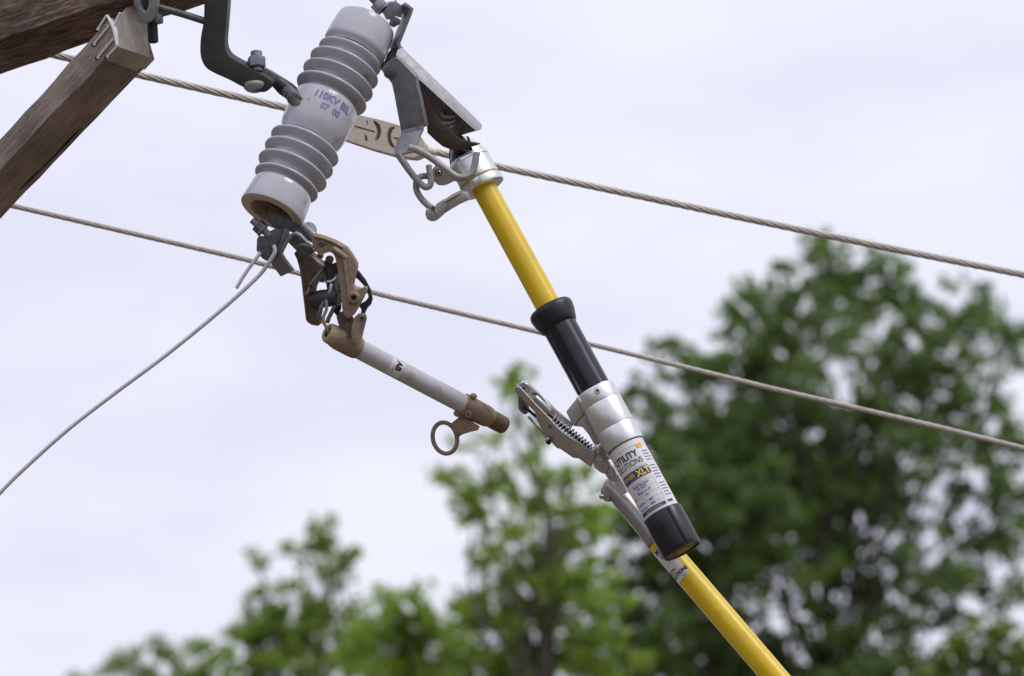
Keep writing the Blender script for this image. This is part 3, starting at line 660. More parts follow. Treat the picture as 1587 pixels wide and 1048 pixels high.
# --- guide hooks
hk = M['hookzinc']
rod('guide_hook', hk, cut, [(634, 229, 6), (648, 233, 8), (667, 244, 12), (688, 259.5, 16), (700, 269, 18), (710, 274.5, 19), (722, 274.5, 19), (731, 269, 18), (735, 258, 16), (737.5, 246, 15), (739.5, 236, 14)], [6.5, 6.2, 5.6, 5.3, 5.3, 5.3, 5.3, 5.4, 5.6, 5.8, 5.4], 6, 14)
rod('guide_hook', hk, cut, [(617, 238, 8), (624, 249, 8), (637, 268, 6), (650, 283, 4), (659, 290, 4), (666, 288, 2), (668, 280, 0), (666, 268, -2), (664.5, 256, -4)], [6, 5.6, 5.2, 5.2, 5.2, 5.0, 5.0, 5.0, 4.6], 6, 14)

# --- lower terminal and hinge bracket
ls = rod('stud', M['galv'], cut, [(391, 341, 92), (402, 351, 94), (418, 366, 96)], 5.6, 4, 16)
axl = (V(418, 366, 96) - V(391, 341, 92)).normalized()
hexa('nut', M['steel'], ls, V(398, 348, 93), axl, 11, 12, 0.3)
disc('washer', M['galv'], ls, V(406, 355.5, 94), axl, 11.5, 3.5)
plate('connector_body', M['steel'], cut, [(398, 370), (401, 365), (410, 366), (418, 358), (426, 354), (436, 355), (438, 363), (434, 376), (428, 388), (424, 398), (417, 403), (408, 402), (402, 396), (397, 388)], 96, (2, 2, -26), 2.5)
plate('connector_keeper', M['steel'], cut, [(417, 360), (427, 355), (436, 357), (436, 366), (431, 376), (424, 386), (418, 384), (415, 372)], 100, (0, 0, -8), 2.4)
plate('hinge_plate', M['steel'], cut, [(438, 356), (442, 353), (449, 357), (449, 362), (438, 382), (431, 396), (426, 397), (427, 388), (434, 374)], 98, (-2, -2, -30), 1.5)
MB().strap([(446, 423.5, 84), (433, 406.5, 84), (427.5, 397.5, 86), (435, 381.5, 88), (444, 368, 90), (450, 365.5, 90), (456, 368.5, 90), (481, 394, 88)], (-20, 9, -30), 4.5).build('hinge_yoke', M['galv'], cut, bevel=1.0)
yb = disc('bolt', M['steel'], cut, V(471, 386, 100), dv(-.2, .5, 1), 11, 5, 2)
plate('core_tongue', M['steel'], cut, [(418, 328), (440, 330), (458, 344), (478, 361), (496, 371), (490, 380), (466, 367), (450, 359), (436, 357), (424, 352), (414, 342)], 78, (0, 0, -16), 2)
pn = rod('cross_pin', M['galv'], cut, [(468, 350, 74), (478, 358, 76), (486, 366, 78)], 7, 3, 18)
disc('pin_head', M['galv'], pn, V(479, 356, 66), dv(.6, -.5, .5), 10.5, 8, 2)

# --- hinge castings
front = plate('hinge_casting', M['bronze'], cut, [(482, 368), (488, 363), (500, 366), (518, 373), (529, 379), (537, 384), (546, 397), (552.5, 408), (552.5, 417), (549, 430), (546.5, 442), (550, 449), (556, 450), (564, 444.5), (568, 446), (567.5, 451),
    (560, 466), (553, 479), (547.5, 488), (541, 494), (534.5, 492), (530, 481), (527, 452), (523.5, 422), (519, 400), (516, 394), (511, 391), (504, 392.5), (496, 397), (490, 391), (484, 382)], 104, (3, -2, -12), 2.0)
rod('rib', M['bronze'], front, [(516, 385, 106), (526, 392, 107), (536, 400, 106)], [4.2, 4.6, 4.2], 4, 12)
rod('rib', M['bronze'], front, [(533, 384, 104), (533, 400, 106), (536, 425, 106), (539, 450, 105), (541, 480, 104)], [3.4, 2.6, 2.2, 2.0, 1.6], 5, 10)
bs = disc('pivot_boss', M['bronze'], front, V(549, 461, 103), dv(-.15, .1, 1), 10, 7, 1.5, 32)
disc('boss_rim', M['bronze'], bs, V(548.4, 461.4, 110), dv(-.15, .1, 1), 7.6, 2.4, 0.8, 28, hole=4.2)
disc('boss_bore', M['hole'], bs, V(548.4, 461.4, 110.2), dv(-.15, .1, 1), 4.2, .6, 0.1, 20)
nI = dv(0, 0, 1)
def flat_fn(cx, cy, z, ux, uy, vx, vy): return lambda x, y: V(cx + x * ux + y * vx, cy + x * uy + y * vy, z)
lay_text('raised_lettering', 'ABB', M['bronze'], front, flat_fn(529, 412, 104.8, 0.08, 1.0, 1.0, -0.1), 7.0, 0.03)
rear = plate('hinge_casting', M['bronzed'], cut, [(455, 393), (462, 386), (475, 388), (485, 395), (497, 406), (508, 418), (504, 430), (500, 439), (492, 437), (488, 446), (486, 458), (488, 476), (492, 490), (497, 502), (492, 506), (482, 504), (475, 499), (473, 490), (470, 460), (465, 420), (462, 407)], 66, (4, -3, -12), 2.0)
MB().strap([(477, 458, 80), (481, 452, 80), (485, 440, 82), (494, 429, 82), (502.5, 419, 82), (501, 414, 82), (486, 400, 80), (478, 396, 78)], (7, 3, -12), 3.0).build('flat_spring', M['galv'], cut, bevel=0.5)
disc('rivet', M['hole'], cut, V(481, 444, 92), dv(-.2, 0, 1), 2.2, 2, .4, 14)

disc('hinge_bolt', M['steel'], front, V(499, 377, 104.5), dv(-.1, .2, 1), 5.0, 4, 1.2, 6)
disc('hinge_bolt', M['bronzed'], front, V(497, 394, 100), dv(-.2, .8, .6), 5.0, 6, 1.2, 20)
rod('casting_edge', M['bronze'], front, [(486, 366, 105), (502, 370, 105.5), (519, 377, 105), (534, 385, 104)], [2.2, 2.4, 2.4, 2], 4, 10)
rod('casting_edge', M['bronzed'], rear, [(459, 392, 67), (467, 420, 68), (472, 460, 68), (476, 496, 67)], [2.0, 2.2, 2.2, 2], 4, 10)
disc('hinge_bolt', M['steel'], rear, V(492, 480, 67), dv(-.1, .1, 1), 4.6, 4, 1.0, 6)

# ================================================================== FUSE HOLDER
fh = thing('fuse_holder', V(515, 505, 84), 'grey fuse tube hanging open below the insulator with bronze pull ring', 'fuse holder')
FA = (518.0, 520.7, 84.0); FD = Vector((0.884, 0.467)); tz = -0.50
def FT(t, f=0.0): return (FA[0] + FD.x * t, FA[1] + FD.y * t, FA[2] + tz * t + f)
axF = (V(*FT(200)) - V(*FT(0))).normalized(); fa = V(*FT(0))
UF = math.sqrt(1 + tz * tz)
MB().lathe(fa, axF, [(u_ * UF, r_) for u_, r_ in [(30, 15.3), (120, 15.2), (231, 15.0)]], 48).build('tube', M['fuse'], fh)
cyf = Cyl(fa, axF, 15.3)
MB().lathe(fa, axF, [(u_ * UF, r_) for u_, r_ in [(-4, 14), (0, 17.2), (8, 18.6), (28, 18.6), (38, 17.8), (41, 16.8), (41.5, 15.4), (30, 15.0)]], 40).build('lower_ferrule', M['bronze'], fh)
er = MB().lathe(fa, axF, [(u_ * UF, r_) for u_, r_ in [(-11, 8.0), (-13, 10.5), (-12.6, 13.2), (-10.5, 15.4), (-6, 16.2), (0, 16.2), (6, 13)]], 40, caps=False).build('end_ring', M['paleend'], fh)
MB().lathe(fa, axF, [(u_ * UF, r_) for u_, r_ in [(-11.5, 8.1), (-4, 7.6), (4, 0.5)]], 32).build('bore', M['hole'], er)
lug = plate('lug', M['bronze'], fh, [(549, 492), (554, 487.5), (561, 486.5), (566, 490), (566.5, 496), (563, 510), (559, 528), (557, 536), (549, 530), (544, 520), (545, 505)], 100, (2, -2, -9), 1.6, holes=[ring_pts(555.5, 512.5, 1.7, n=8, z=100)])
disc('lug_eye', M['bronze'], lug, V(561, 493.5, 100), TOC, 4.4, 1.6, .6, 20, hole=2.3)
disc('eye_bore', M['hole'], lug, V(561, 493.5, 100.1), TOC, 2.4, .5, .1, 14)
plate('ferrule_neck', M['bronzed'], fh, [(521, 490), (538, 484), (548, 492), (547, 505), (548, 520), (536, 528), (527, 512)], 92, (0, 0, -18), 2.2)
plate('collar_wedge', M['bronze'], fh, [(518, 484), (535, 482), (548, 492), (540, 498), (524, 494)], 88, (0, 0, -22), 1.8)
# trunnion, flipper and link
tr = rod('trunnion', M['strap'], fh, [(487, 466, 72), (500, 463, 84), (524, 461, 96)], [13, 14, 13], 4, 24)
rod('trunnion_pin', M['iron'], fh, [(508, 404, 80), (511, 418, 84), (513, 440, 88), (517, 458, 90)], [6, 7, 7.5, 8], 4, 16)
disc('pin_cap', M['bronzed'], fh, V(511, 403, 86), dv(0, -.4, 1), 6.5, 5, 2, 24)
plate('flipper', M['iron'], fh, [(513, 410), (521, 406), (525, 420), (528, 450), (529, 478), (523, 490), (517, 484), (516, 455), (512, 430)], 90, (0, 0, -10), 1.8)
lk = MB().strap([(514, 440, 98), (511.5, 452, 99), (506.5, 466, 100), (506, 480, 100), (501, 492, 99), (501, 500, 98)], (5, 1, 0), 5.0).build('link', M['bright'], fh, bevel=.8)
MB().strap([(499, 497, 98), (495, 490, 98), (498, 476, 98), (505, 462, 98)], (5.5, 1, 2), 4).build('link_arm', M['steel'], lk, bevel=.6)
MB().strap([(527, 455, 97), (522, 468, 98), (515, 482, 98), (509, 494, 97), (507, 501, 97)], (5.5, 1, 2), 4.5).build('link_arm', M['steel'], lk, bevel=.7)
rod('link_eye', M['bright'], lk, [(507, 437, 98), (514, 436, 99), (521, 431, 99)], 2.6, 4, 10)
plate('tension_tab', M['galv'], fh, [(517, 429), (524, 424), (526, 436), (525, 449), (519, 451), (518, 440)], 98, (0, 0, -3), .8)
rod('fuse_cable', M['gold'], fh, [(500, 497, 98), (504, 504, 99), (507, 511, 99), (510, 517, 95), (515, 521, 84)], [3, 2.6, 2.4, 2.2, 2], 5, 10)
# black forged lever loop
outl = [(549, 416), (556, 421), (566, 434), (574, 449), (577, 463), (575, 472), (569, 478), (566, 484), (563, 494), (558, 492), (560, 480), (556, 475), (560, 470), (566, 467), (571, 461), (569, 451), (562, 441), (553, 432), (547, 430)]
plate('lever_loop', M['iron'], fh, outl, 88, (1, -1, -9), 2.0)
# pull ring end
col = MB().lathe(fa, axF, [(u_ * UF, r_) for u_, r_ in [(222, 15.4), (223, 17.2), (227, 17.8), (240, 17.4), (262, 17.0), (268, 16.2), (269, 13)]], 44).build('upper_ferrule', M['bronze'], fh)
MB().lathe(fa, axF, [(u_ * UF, r_) for u_, r_ in [(267, 14.6), (270, 14.8), (273, 14.2)]], 40).build('neck_ring', M['gold'], fh)
pr = [(272, 13.6)]
for i in range(6): pr += [(274 + i * 2.6, 14.4), (275.3 + i * 2.6, 13.8)]
cap_ = MB().lathe(fa, axF, [(u_ * UF, r_) for u_, r_ in pr + [(290, 14.2), (296, 13.6), (299, 11), (300, 0.3)]], 44).build('end_cap', M['bronzed'], fh)
disc('ferrule_knob', M['bronze'], col, V(733, 617, FT(232)[2] + 8), dv(.3, -.9, .4), 5.5, 7, 2, 20)
disc('ferrule_knob', M['bronze'], col, V(726.5, 641.5, FT(240)[2] + 15), dv(-.2, .2, 1), 5.5, 5, 1.2, 20, hole=1.8)
disc('ferrule_knob', M['bronze'], col, V(710, 639, FT(228)[2] + 4), dv(-.6, .7, .3), 5.5, 7, 2, 20)
plate('ring_arm', M['bronze'], fh, [(707, 650), (714, 643), (730, 652), (744, 661), (741, 667), (728, 670), (716, 674), (711, 678), (706, 666), (698, 657)], FT(238)[2] + 4, (0, 0, -8), 2.0)
rp = [V(p) for p in ring_pts(689.5, 679, 18.6, 24.4, 40, FT(238)[2], rot=rad(-14))]
MB().tube(rp, 3.5, 12, closed=True).build('pull_ring', M['bronze'], fh)
# worn label on the tube
lab = cyf.patch('worn_label', M['tornlabel'], fh, -15, 15.5, 90 * UF, 112 * UF, 0.3)
def fn_lab(x0, u0): return lambda x, y: cyf.p(x0 + x * 0 + (-y), u0 + x, .6)
def fn_turn(c, x0, u0, lift=.6): return lambda x, y: c.p(x0 - x, u0 - y, lift)
lay_text('lettering', 'AB', M['ink'], lab, lambda x, y: cyf.p(6.0 - x, 99 * UF + y, .6), 14, 0.05, 0.9)
cyf.patch('printed_line', M['paleink'], lab, -8, 4, 96 * UF, 97.4 * UF, .6); cyf.patch('printed_line', M['paleink'], lab, -3, 9, 110 * UF, 111 * UF, .6)
cyf.patch('glue_patch', M['glue'], fh, -7, 6, 122 * UF, 132 * UF, 0.3)

# ================================================================== JUMPER WIRE
jw = thing('jumper_wire', V(428, 382, 100), 'bare grey aluminium wire curving from the insulator base to the left edge', 'wire')
rod('tail', M['wire'], jw, [(404, 391, 100), (396, 402, 100), (380, 424, 101), (366, 447, 102)], 3.0, 5, 10)
rod('run', M['wire'], jw, [(424, 380, 102), (426, 390, 103), (420, 402, 103), (405, 423, 103), (384, 444, 104), (355, 470, 104), (310, 508, 106), (250, 556, 108), (180, 608, 110), (110, 662, 112), (50, 715, 114), (0, 764, 116), (-60, 835, 118), (-140, 960, 120), (-200, 1100, 120)], 3.2, 8, 12)

# ================================================================== LINE CONDUCTORS
def conductor(name, label, pts, r, pitch, loc, parts_n=6):
    root = thing(name, loc, label, 'cable', 'line conductors')
    P = [V(p) for p in pts]; ln = [0]
    for a, b in zip(P, P[1:]): ln.append(ln[-1] + (b - a).length)
    tot = ln[-1]; n = int(tot / (pitch * S) * 14)
    arr = np.array([list(p) for p in P]); ts = np.linspace(0, tot, n)
    c = np.stack([np.interp(ts, ln, arr[:, i]) for i in range(3)], 1)
    ax = (P[-1] - P[0]).normalized(); e1 = ax.cross(Vector((0, 0, 1))).normalized(); e2 = ax.cross(e1)
    mb = MB(); rs = r / 3.0
    for k in range(parts_n):
        ph_ = 2 * math.pi * k / parts_n
        mb.tube([Vector(c[i]) + (e1 * math.cos(ph_ + 2 * math.pi * ts[i] / (pitch * S)) + e2 * math.sin(ph_ + 2 * math.pi * ts[i] / (pitch * S))) * (2 * rs * S) for i in range(n)], rs * 1.28, 6)
    o = mb.build('strands', M['strand'], root, smooth=80); o['kind'] = 'stuff'
    return root
def sagline(p0, p1, n, sag):
    o = []
    for i in range(n + 1):
        t = i / n
        o.append((p0[0] + (p1[0] - p0[0]) * t, p0[1] + (p1[1] - p0[1]) * t + sag * 4 * t * (1 - t), p0[2] + (p1[2] - p0[2]) * t))
    return o
c1 = [(-520, -60, -150), (60, 79.5, -400), (215, 116, -466), (430, 164, -556), (575, 200, -610)]
conductor('conductor', 'upper twisted wire from the brace to the insulator', c1, 6.0, 150, V(430, 164, -556))
c2 = [(655, 231, -640), (775, 259, -690), (1000, 306, -790), (1200, 348, -880), (1400, 389, -975), (1587, 426, -1060), (1900, 486, -1200), (2800, 655, -1650)]
conductor('conductor', 'upper twisted wire running from the beige clamp to the right edge', c2, 5.8, 140, V(655, 231, -640))
c3 = [(-500, 205, -500), (28, 321, -620), (380, 402, -760), (600, 459, -830), (930, 537, -950), (1200, 603, -1050), (1450, 661, -1140), (1587, 695, -1190), (1900, 766, -1300), (2800, 980, -1650)]
conductor('conductor', 'lower twisted wire crossing behind the fuse tube and black sleeve', c3, 4.3, 110, V(28, 321, -620))
# beige slotted clamp on the upper wire
cl = thing('wire_clamp', V(600, 208, -600), 'beige slotted metal clamp on the wire right of the insulator', 'clamp')
def stroke(pts, w0):
    """closed outline round a polyline."""
    pp = [Vector(p) for p in pts]; Lf = []; Rt = []
    for i, p in enumerate(pp):
        a = pp[max(i - 1, 0)]; b = pp[min(i + 1, len(pp) - 1)]; t = (b - a).normalized(); nn = Vector((-t.y, t.x)); ww = w0[i] if isinstance(w0, (list, tuple)) else w0
        Lf.append(p + nn * ww); Rt.append(p - nn * ww)
    return [(q.x, q.y) for q in Lf + Rt[::-1]]
zc = -585
holes = [stroke([(579, 187.5), (585, 194), (587.5, 203), (585.5, 212), (581, 218)], [1.6, 3.4, 3.6, 3.4, 1.6]),
         stroke([(611.5, 197), (605.5, 200), (602.5, 208), (603, 217), (606, 224), (611, 229)], [1.6, 3.2, 3.4, 3.4, 3.2, 1.6]),
         stroke([(549, 195.5), (565, 200), (581, 204.5)], 1.3), stroke([(609, 213), (622, 217)], 1.3), stroke([(568.5, 186), (569.5, 193)], 1.0), stroke([(566, 209), (568, 219)], 2.0)]
holes = [[(x, y, zc) for x, y in h] for h in holes]
outl = [(520, 172), (557.7, 178.8), (589.4, 186), (619, 194.5), (640, 203), (652, 211), (658, 221), (656, 233), (650, 241), (642, 244), (630, 243), (609, 239), (576, 230), (542, 218.5), (518, 210)]
MB().prism([(x, y) for x, y in outl], zc, (5, 4, -20), holes[:2] + holes[2:]).build('slotted_bar', M['beige'], cl, bevel=0)
MB().prism([(x + 1, y + 1.5) for x, y in outl], zc - 9, (5, 4, -16)).build('backing_bar', M['bronze'], cl, bevel=1.5)
rod('outlet_sleeve', M['beige'], cl, [(645, 227, -610), (660, 232, -625), (672, 235, -645)], [9, 8, 6.5], 4, 16)

# ================================================================== LOAD BREAK TOOL
TA = (749.0, 290.0, -50.0); TD = Vector((0.480, 0.877)); TZ = math.tan(rad(15)); CT = math.cos(rad(15))
def TP(t, wv=0.0, f=0.0): return (TA[0] + TD.x * t + 0.877 * wv, TA[1] + TD.y * t - 0.480 * wv, TA[2] + TZ * t + f)
ta = V(*TP(0)); axT = (V(*TP(600)) - ta).normalized()
def ut(t): return (t / TD.length) / CT * 0.9965
tool = thing('load_break_tool', ta, 'yellow and black tubular load break tool with silver clamp and white label', 'lineman tool')
def lt(name, m, prof, parent=tool, seg=56, smooth=35): return MB().lathe(ta, axT, [(ut(t), r) for t, r in prof], seg).build(name, m, parent, smooth=smooth)
lt('upper_tube', M['yellow'], [(-4, 19.2), (100, 19.6), (232, 19.8)])
hd = lt('head_ring', M['alu'], [(-50, 29), (-51, 31.5), (-49, 33), (-44, 33.2), (-43, 32.4), (-20, 33), (-13, 33.6), (-11, 32.8), (-9, 34.6), (-1, 35.2), (2.5, 34.2), (3.5, 31), (3.0, 20)])
lt('ring_groove', M['gold'], [(-12.6, 33.5), (-11.4, 34.3), (-10.6, 34.3), (-9.8, 33.5)], hd)
lt('mouth', M['black'], [(-49, 28.6), (-56, 27), (-62, 24.5), (-72, 19.5), (-80, 13), (-85, 1)], hd)
MB().lathe(ta, axT, [(ut(t_), r_) for t_, r_ in ((-48, 31), (-55, 30), (-61, 27.6), (-72, 22.5), (-82, 16), (-88, 9.5), (-91, 1), (-89.5, 1), (-86, 9), (-80, 14.5), (-70, 20.5), (-60, 25.5), (-54, 28), (-48, 28.7))], 40, arc=(rad(97), rad(333))).build('head_shell', M['alu'], hd)
for (a, b) in (((714, 213), (718, 221)), ((724.5, 212), (729, 222))):
    rod('shell_slot', M['hole'], hd, [(a[0], a[1], -52), (b[0], b[1], -46)], 1.8, 2, 8)
lg = plate('clamp_lug', M['alucast'], tool, [(670, 262), (674, 256), (682, 254), (690, 258), (702, 267), (714, 272), (712, 284), (702, 280), (695, 284), (686, 288), (678, 287), (671, 280), (668.5, 271)], -8, (4, -1, -24), 3.0)
disc('lug_washer', M['bright'], lg, V(680, 268, -7.6), dv(-.1, .15, 1), 8.6, 2.4, .8, 28, hole=5.6)
disc('lug_screw', M['bright'], lg, V(680, 268, -7.6), dv(-.1, .15, 1), 4.2, 3.4, .8, 24, hole=2.0)
disc('screw_recess', M['hole'], lg, V(680, 268, -7.4), dv(-.1, .15, 1), 6.2, .5, .1, 20)
rod('anchor_hook', M['hookzinc'], tool, [(668, 274, -14), (658, 273, -10), (650, 275, -8), (645, 283, -6), (646, 296, -5), (653, 308, -4), (663, 318, -2), (673, 326, 0), (677, 332, 0)], [5, 5, 5, 5, 5, 5, 5.2, 5.4, 5], 6, 14)
kn = plate('anchor_knuckle', M['alucast'], tool, [(659, 326), (663, 322), (670, 326), (676, 316), (684, 311), (690, 310), (693, 320), (688, 331), (682, 337), (675, 343), (668, 344), (661, 340), (658.5, 333)], 4, (4, -3, -18), 2.6)
disc('knuckle_pin', M['steel'], kn, V(671.5, 322.5, 6), TOC, 3.2, 2.4, .8, 18)
plate('anchor_arm', M['alucast'], tool, [(684, 312), (698, 303), (712, 296), (724, 300), (728, 310), (712, 317), (700, 324), (686, 333)], 0, (4, -3, -16), 3.2)
rod('arm_rib', M['alucast'], tool, [(686, 314, 2), (700, 306, 1), (714, 299, -2)], 3.0, 3, 12)

lt('rubber_collar', M['rubber'], [(216, 20.0), (214.5, 28), (215.5, 33), (218.5, 35.4), (224, 36), (233, 34.4), (242, 31.6), (248, 29.6), (250, 27.6), (249, 26.4)])
lt('black_sleeve', M['black'], [(246, 26.9), (300, 26.8), (366, 26.8)])
lt('label_tube', M['white'], [(455, 29.0), (520, 29.0), (585, 29.0)])
cyt = Cyl(ta, axT, 29.0)
lt('tube_seam', M['ink'], [(456.5, 29.05), (457.5, 29.5), (459.5, 29.5), (460.5, 29.05)])
# end cap with moulded rib and recessed plug
cp = lt('end_cap', M['rubber'], [(577, 29.2), (576, 31.2), (578, 32), (600, 32), (632, 31.6), (638, 31.2), (641, 29.6), (641, 27.8), (638.5, 27.4)])
lt('end_plug', M['plug'], [(638.6, 27.6), (639.2, 20), (638.8, 14), (640.2, 13), (640.2, 6), (639.4, 0.3)], cp)
cyc = Cyl(ta, axT, 31.8)
mb = MB(); vs = []; fs = []
arcs = [(10, -.3), (11.5, 2.0), (14, 2.4), (20, 2.4), (22.5, 2.0), (24, -.3)]
for t in (577.5, 600, 636):
    for a, l_ in arcs: vs.append(cyc.p(a, ut(t), l_))
for i in range(2):
    for j in range(5): fs.append((i * 6 + j, i * 6 + j + 1, i * 6 + 7 + j, i * 6 + 6 + j))
fs += [(0, 1, 2, 3, 4, 5), (12, 13, 14, 15, 16, 17)]
mb.add(vs, fs).build('cap_rib', M['rubber'], cp, bevel=0.5)

# clamp block, three stacked sections
e1T = front_of(axT); e2T = e1T.cross(axT)
xs = [(30.5, -30), (31.5, -4), (30.5, 8), (26, 18.5), (18, 26.2), (8, 30.4), (-4, 31.2), (-14, 29), (-22, 25.2), (-28, 20.5), (-31, 15), (-31.8, 8), (-31.8, -30)]
clampo = bpy.data.objects.new('clamp_block', None); C.objects.link(clampo); clampo.parent = tool
for (t0, t1, g) in ((362, 385.7, 0), (386.1, 427.8, .3), (428.2, 459, 0)):
    lp = [ta + axT * (ut(t0) * S) + (e2T * (a * (1 + g * .01)) + e1T * (b * (1 + g * .012))) * S for a, b in xs]
    MB().prism_w([lp], axT * ((ut(t1) - ut(t0)) * S)).build('block_section', M['alu'], clampo, bevel=0.45, smooth=40)
sc = disc('screw', M['bright'], clampo, V(*TP(370, 3)) + e1T * (30.6 * S), e1T, 5.0, 2.6, .9, 24, hole=2.0)
disc('screw_recess', M['hole'], clampo, V(*TP(370, 3)) + e1T * (30.8 * S), e1T, 2.6, 1.2, .1, 6)
plate('side_wing', M['alucast'], tool, [(877, 638.5), (884, 629), (896, 615), (904, 626), (909, 637), (898, 650), (889, 661), (886, 657)], 62, (6, -3, -26), 1.6)
plate('side_rail', M['alucast'], tool, [(889, 661), (899, 650), (908, 640), (916, 652), (938, 694), (945, 706), (942, 714), (932, 708), (923, 694), (912, 674), (902, 662)], 60, (6, -3, -20), 1.6)
rod('rail_edge', M['bright'], tool, [(903, 647, 62), (912, 663, 64), (921, 680, 66)], 1.2, 2, 8)
rb = rod('latch_bolt', M['bright'], tool, [(919, 699, 66), (926, 694, 68), (935, 688, 70)], [4.6, 4.6, 4.2], 3, 16)
hexa('bolt_head', M['bright'], rb, V(924, 696, 67), dv(.8, -.6, .2), 7, 6, .2, 1.0)

# trigger lever: two side walls, head block, spring, hook
lev = bpy.data.objects.new('trigger_lever', None); C.objects.link(lev); lev.parent = tool
wall = [(798, 602), (801, 599), (806, 601), (829, 626), (849, 646.8), (862, 661), (874, 672), (898, 687), (922, 703), (921, 713), (916, 724), (910, 720.5), (897, 711), (888, 710), (878, 703), (868.8, 696.5), (863, 695), (857, 689), (847.4, 674.5), (837, 662), (832, 651), (828.5, 639), (815, 624.5), (799.5, 609)]
lw = (11, -12.5, -24)
plate('lever_wall', M['alucast'], lev, wall, 64, (1.4, -1.6, -3.2), 0.9, tilt=(.36, -.42))
far = [(x + 10, y - 11) for x, y in wall]
plate('lever_wall', M['alu'], lev, [(808, 591.5), (814, 590), (822, 596), (845, 619), (862, 636), (876, 648), (889, 659), (884, 664), (872, 655), (858, 645), (840, 630), (812, 605)], 42, (1.2, -1.4, -3), 0.9)
plate('lever_head', M['alu'], lev, [(799, 600.5), (802, 596), (807, 592.5), (813, 591), (819, 594), (838, 613), (846, 622), (852, 632), (848, 644), (840, 636), (828, 623.5), (812, 608)], 60, (3, -1, -14), 1.8)
rod('head_slot', M['steel'], lev, [(824, 611, 61), (829, 609, 61), (835, 613, 61), (844, 622, 61)], [1.6, 2.2, 2.2, 1.4], 4, 10)
rod('plunger', M['bright'], lev, [(829, 616, 60), (840, 627, 60), (851, 638, 58)], [6, 6.4, 6], 3, 18)
pv = disc('pivot_disc', M['bright'], lev, V(811.8, 602, 60.5), dv(-.15, .1, 1), 9.3, 2.0, .7, 32)
disc('pivot_socket', M['hole'], pv, V(811.8, 602, 62.4), dv(-.15, .1, 1), 2.3, .6, .1, 6)
disc('rivet', M['steel'], lev, V(853, 660.5, 64), dv(-.1, .1, 1), 3.6, 1.8, .7, 18)
sp = []; NT = 13
for i in range(NT * 14 + 1):
    a = 2 * math.pi * i / 14; t = i / (NT * 14)
    cx, cy = 857 + 61 * t, 648.5 + 49 * t
    sp.append(V(cx + 6.3 * 0.62 * math.cos(a), cy - 6.3 * 0.78 * math.cos(a), 52 + 6.3 * math.sin(a)))
MB().tube(sp, 1.55, 8).build('coil_spring', M['bright'], lev)
rod('spring_core', M['iron'], lev, [(848, 640, 50), (880, 667, 50), (920, 699, 52)], 2.6, 3, 10)
plate('latch_hook', M['steel'], lev, [(803, 612), (812, 620), (816, 628), (815, 636), (817, 640), (814, 643), (809, 641), (803, 634)], 54, (5, -3, -12), 1.4)
rod('latch_pin', M['iron'], lev, [(811, 630, 56), (816, 633, 56), (824, 640, 56), (832, 647, 55)], [3.5, 2.4, 2.4, 2.4], 3, 10)
MB().strap([(819, 645, 56), (829, 655, 57), (849, 678, 58)], (3, -3, -10), 2.4).build('trip_strip', M['bright'], lev, bevel=.5)
disc('trip_button', M['black'], lev, V(851.5, 683.5, 56), dv(-.5, .5, .7), 4.4, 6, 1.6, 20)
# swivel joint down to the stick
jn = plate('swivel_body', M['alucast'], tool, [(917, 706), (921, 701), (927, 702), (936, 709), (946, 720), (942, 728), (937, 735.5), (929, 732), (920, 724)], 62, (2, -2, -18), 2.4)
plate('swivel_tongue', M['alucast'], tool, [(937, 735), (946, 721), (952, 726), (956, 735), (952, 748), (944, 745)], 56, (2, -2, -20), 2.2)
plate('swivel_blade', M['alu'], tool, [(948, 724), (953, 725), (958, 735), (971.5, 758), (971, 765), (965, 767), (958, 760), (950, 747), (954, 738)], 42, (4, -2, -12), 2.0)

disc('swivel_pin', M['bright'], jn, V(931, 718, 62.5), dv(-.2, .2, 1), 5.2, 3, 1.0, 22)
disc('swivel_pin', M['bright'], jn, V(949, 737, 57), dv(-.2, .2, 1), 3.6, 2.4, .8, 18)
rod('swivel_edge', M['bright'], tool, [(918, 706, 64), (924, 702, 64), (935, 709, 64), (945, 720, 63)], 1.3, 3, 8)
# label print
def lab_fn(x0, t0): return lambda x, y: cyt.p(x0 + x, ut(t0) - y, .55)
LBL = bpy.data.objects.new('printed_label', None); C.objects.link(LBL); LBL.parent = tool
lay_text('lettering', 'UTILITY', M['ink'], LBL, lab_fn(-10.5, 486), 14.5, 0.028, 0.86)
lay_text('lettering', 'SOLUTIONS', M['ink'], LBL, lab_fn(-13, 498), 13.5, -0.002, 0.76)
cyt.patch('thin_line', M['paleink'], LBL, -30, 28, ut(470), ut(470.5), .5)
cyt.patch('orange_block', M['orange'], LBL, 15, 25.5, ut(469), ut(476), .5)
cyt.patch('fine_print', M['paleink'], LBL, -4, 17, ut(502), ut(502.8), .5)
cyt.patch('name_band', M['navy'], LBL, -36, 17.5, ut(504.5), ut(518.5), .4)
lay_text('lettering', 'XLT', M['yellowink'], LBL, lambda x, y: cyt.p(5.5 + x, ut(516.5) - y, .75), 15.0, 0.035, 0.80)
lay_text('lettering', 'LOADRANGER', M['yellowink'], LBL, lambda x, y: cyt.p(-29 + x, ut(513.5) - y, .75), 9.0, 0.02, 0.66)
cyt.patch('fine_print', M['paleink'], LBL, -20, -5, ut(516), ut(516.6), .75)
for t in (524.5, 534.5, 544, 553, 561): cyt.patch('table_line', M['paleink'], LBL, -34, 16, ut(t), ut(t + .5), .5)
cyt.patch('table_line', M['paleink'], LBL, 16, 16.6, ut(524.5), ut(561.5), .5)
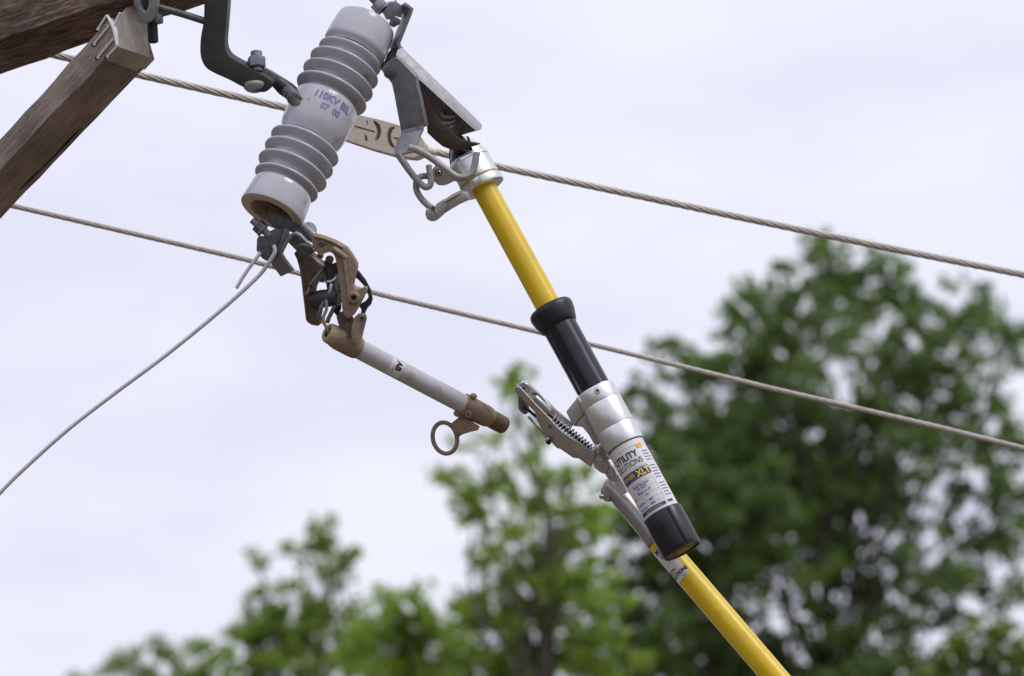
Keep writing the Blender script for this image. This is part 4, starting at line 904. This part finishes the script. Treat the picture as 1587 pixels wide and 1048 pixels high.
for body_, x, t, sz in (('Serial Number', -8, 529.5, 5.6), ('23-10231', -8, 534, 5.4), ('Made on 07', -8, 541, 5.6), ('XI', -6, 547.5, 5.0), ('KV', -30, 545, 5.0), ('600', -4, 556.5, 5.8), ('capacity', -24, 556, 5.4), ('900', -4, 563, 5.8), ('capacity', -24, 563.5, 5.4)):
    lay_text('lettering', body_, M['blueink'], LBL, lab_fn(x, t), sz, 0.012, 0.9)
cyt.patch('foot_band', M['navy'], LBL, -36, 14, ut(566), ut(571.5), .4); cyt.patch('foot_band', M['navy'], LBL, 18, 29, ut(566), ut(570), .4)
lay_text('lettering', 'see instructions', M['yellowink'], LBL, lambda x, y: cyt.p(-8 + x, ut(570.3) - y, .7), 5.0, 0.0, 0.9)
rl = random.Random(4)
for i in range(16):
    t = 482 + i * 5.0
    if i in (4, 10): continue
    x = 20.0
    while x < 33:
        wl = rl.uniform(1.8, 4.2)
        cyt.patch('small_print', M['blueink'], LBL, x, min(34, x + wl), ut(t), ut(t + 1.5), .5, 2); x += wl + .9

# ================================================================== HOT STICK
HA_ = (1040.0, 861.0, 42.0); HD = Vector((0.650, 0.760)); HZ = math.tan(rad(16))
def HP(t): return (HA_[0] + HD.x * t, HA_[1] + HD.y * t, HA_[2] + HZ * t)
ha = V(*HP(0)); axH = (V(*HP(300)) - ha).normalized()
def uh(t): return t / math.cos(rad(16))
stick = thing('hot_stick', V(*HP(700)), 'yellow fibreglass hot stick leaving at the bottom edge', 'hot stick')
MB().lathe(ha, axH, [(uh(-42), 18.6), (uh(0), 19.2), (uh(120), 19.4), (uh(900), 19.4)], 48).build('pole', M['yellow'], stick)
fe = MB().lathe(ha, axH, [(uh(-152), 0.4), (uh(-151.5), 6), (uh(-149), 10.5), (uh(-143), 14.5), (uh(-134), 16.2), (uh(-100), 16.6), (uh(-60), 17.4), (uh(-40), 18.8), (uh(-34), 19.8), (uh(-32), 19.2)], 44).build('ferrule', M['ferrule'], stick)
MB().lathe(ha, axH, [(uh(-32.2), 19.5), (uh(-30), 19.8), (uh(-28), 19.3)], 40).build('ferrule_band', M['gold'], fe)
plate('ferrule_ear', M['alucast'], fe, [(931, 757), (936, 751), (941, 757), (946, 768), (944, 778), (937, 777), (930, 769)], 14, (3, 1, -14), 1.8)
disc('ear_screw', M['bright'], fe, V(933, 769, 14), dv(-.6, .5, .8), 4, 4, 1, 16)
cyh = Cyl(ha, axH, 19.4)
lb = cyh.patch('label', M['white'], stick, -29, 4.5, uh(-18), uh(42), .3)
for body_, x, t, sz, b_ in (('PE®', -11, -9, 11.5, .04), ('tick', -9, -1, 10.5, .04), ('UTILITY', -21, 27, 8.5, .03), ('SOLUTIONS', -12, 35, 8.5, .04)):
    lay_text('lettering', body_, M['ink'], lb, (lambda X, T: lambda x, y: cyh.p(X + x, uh(T) - y, .6))(x, t), sz, b_, .85)
for t, x0, x1 in ((6, -12, -6), (10, -14, -7), (14, -20, -15), (18, -22, -17), (38, -8, 2), (40, -6, 3)):
    cyh.patch('fine_print', M['paleink'], lb, x0, x1, uh(t), uh(t + 1), .55)
print('objects', len(bpy.data.objects))
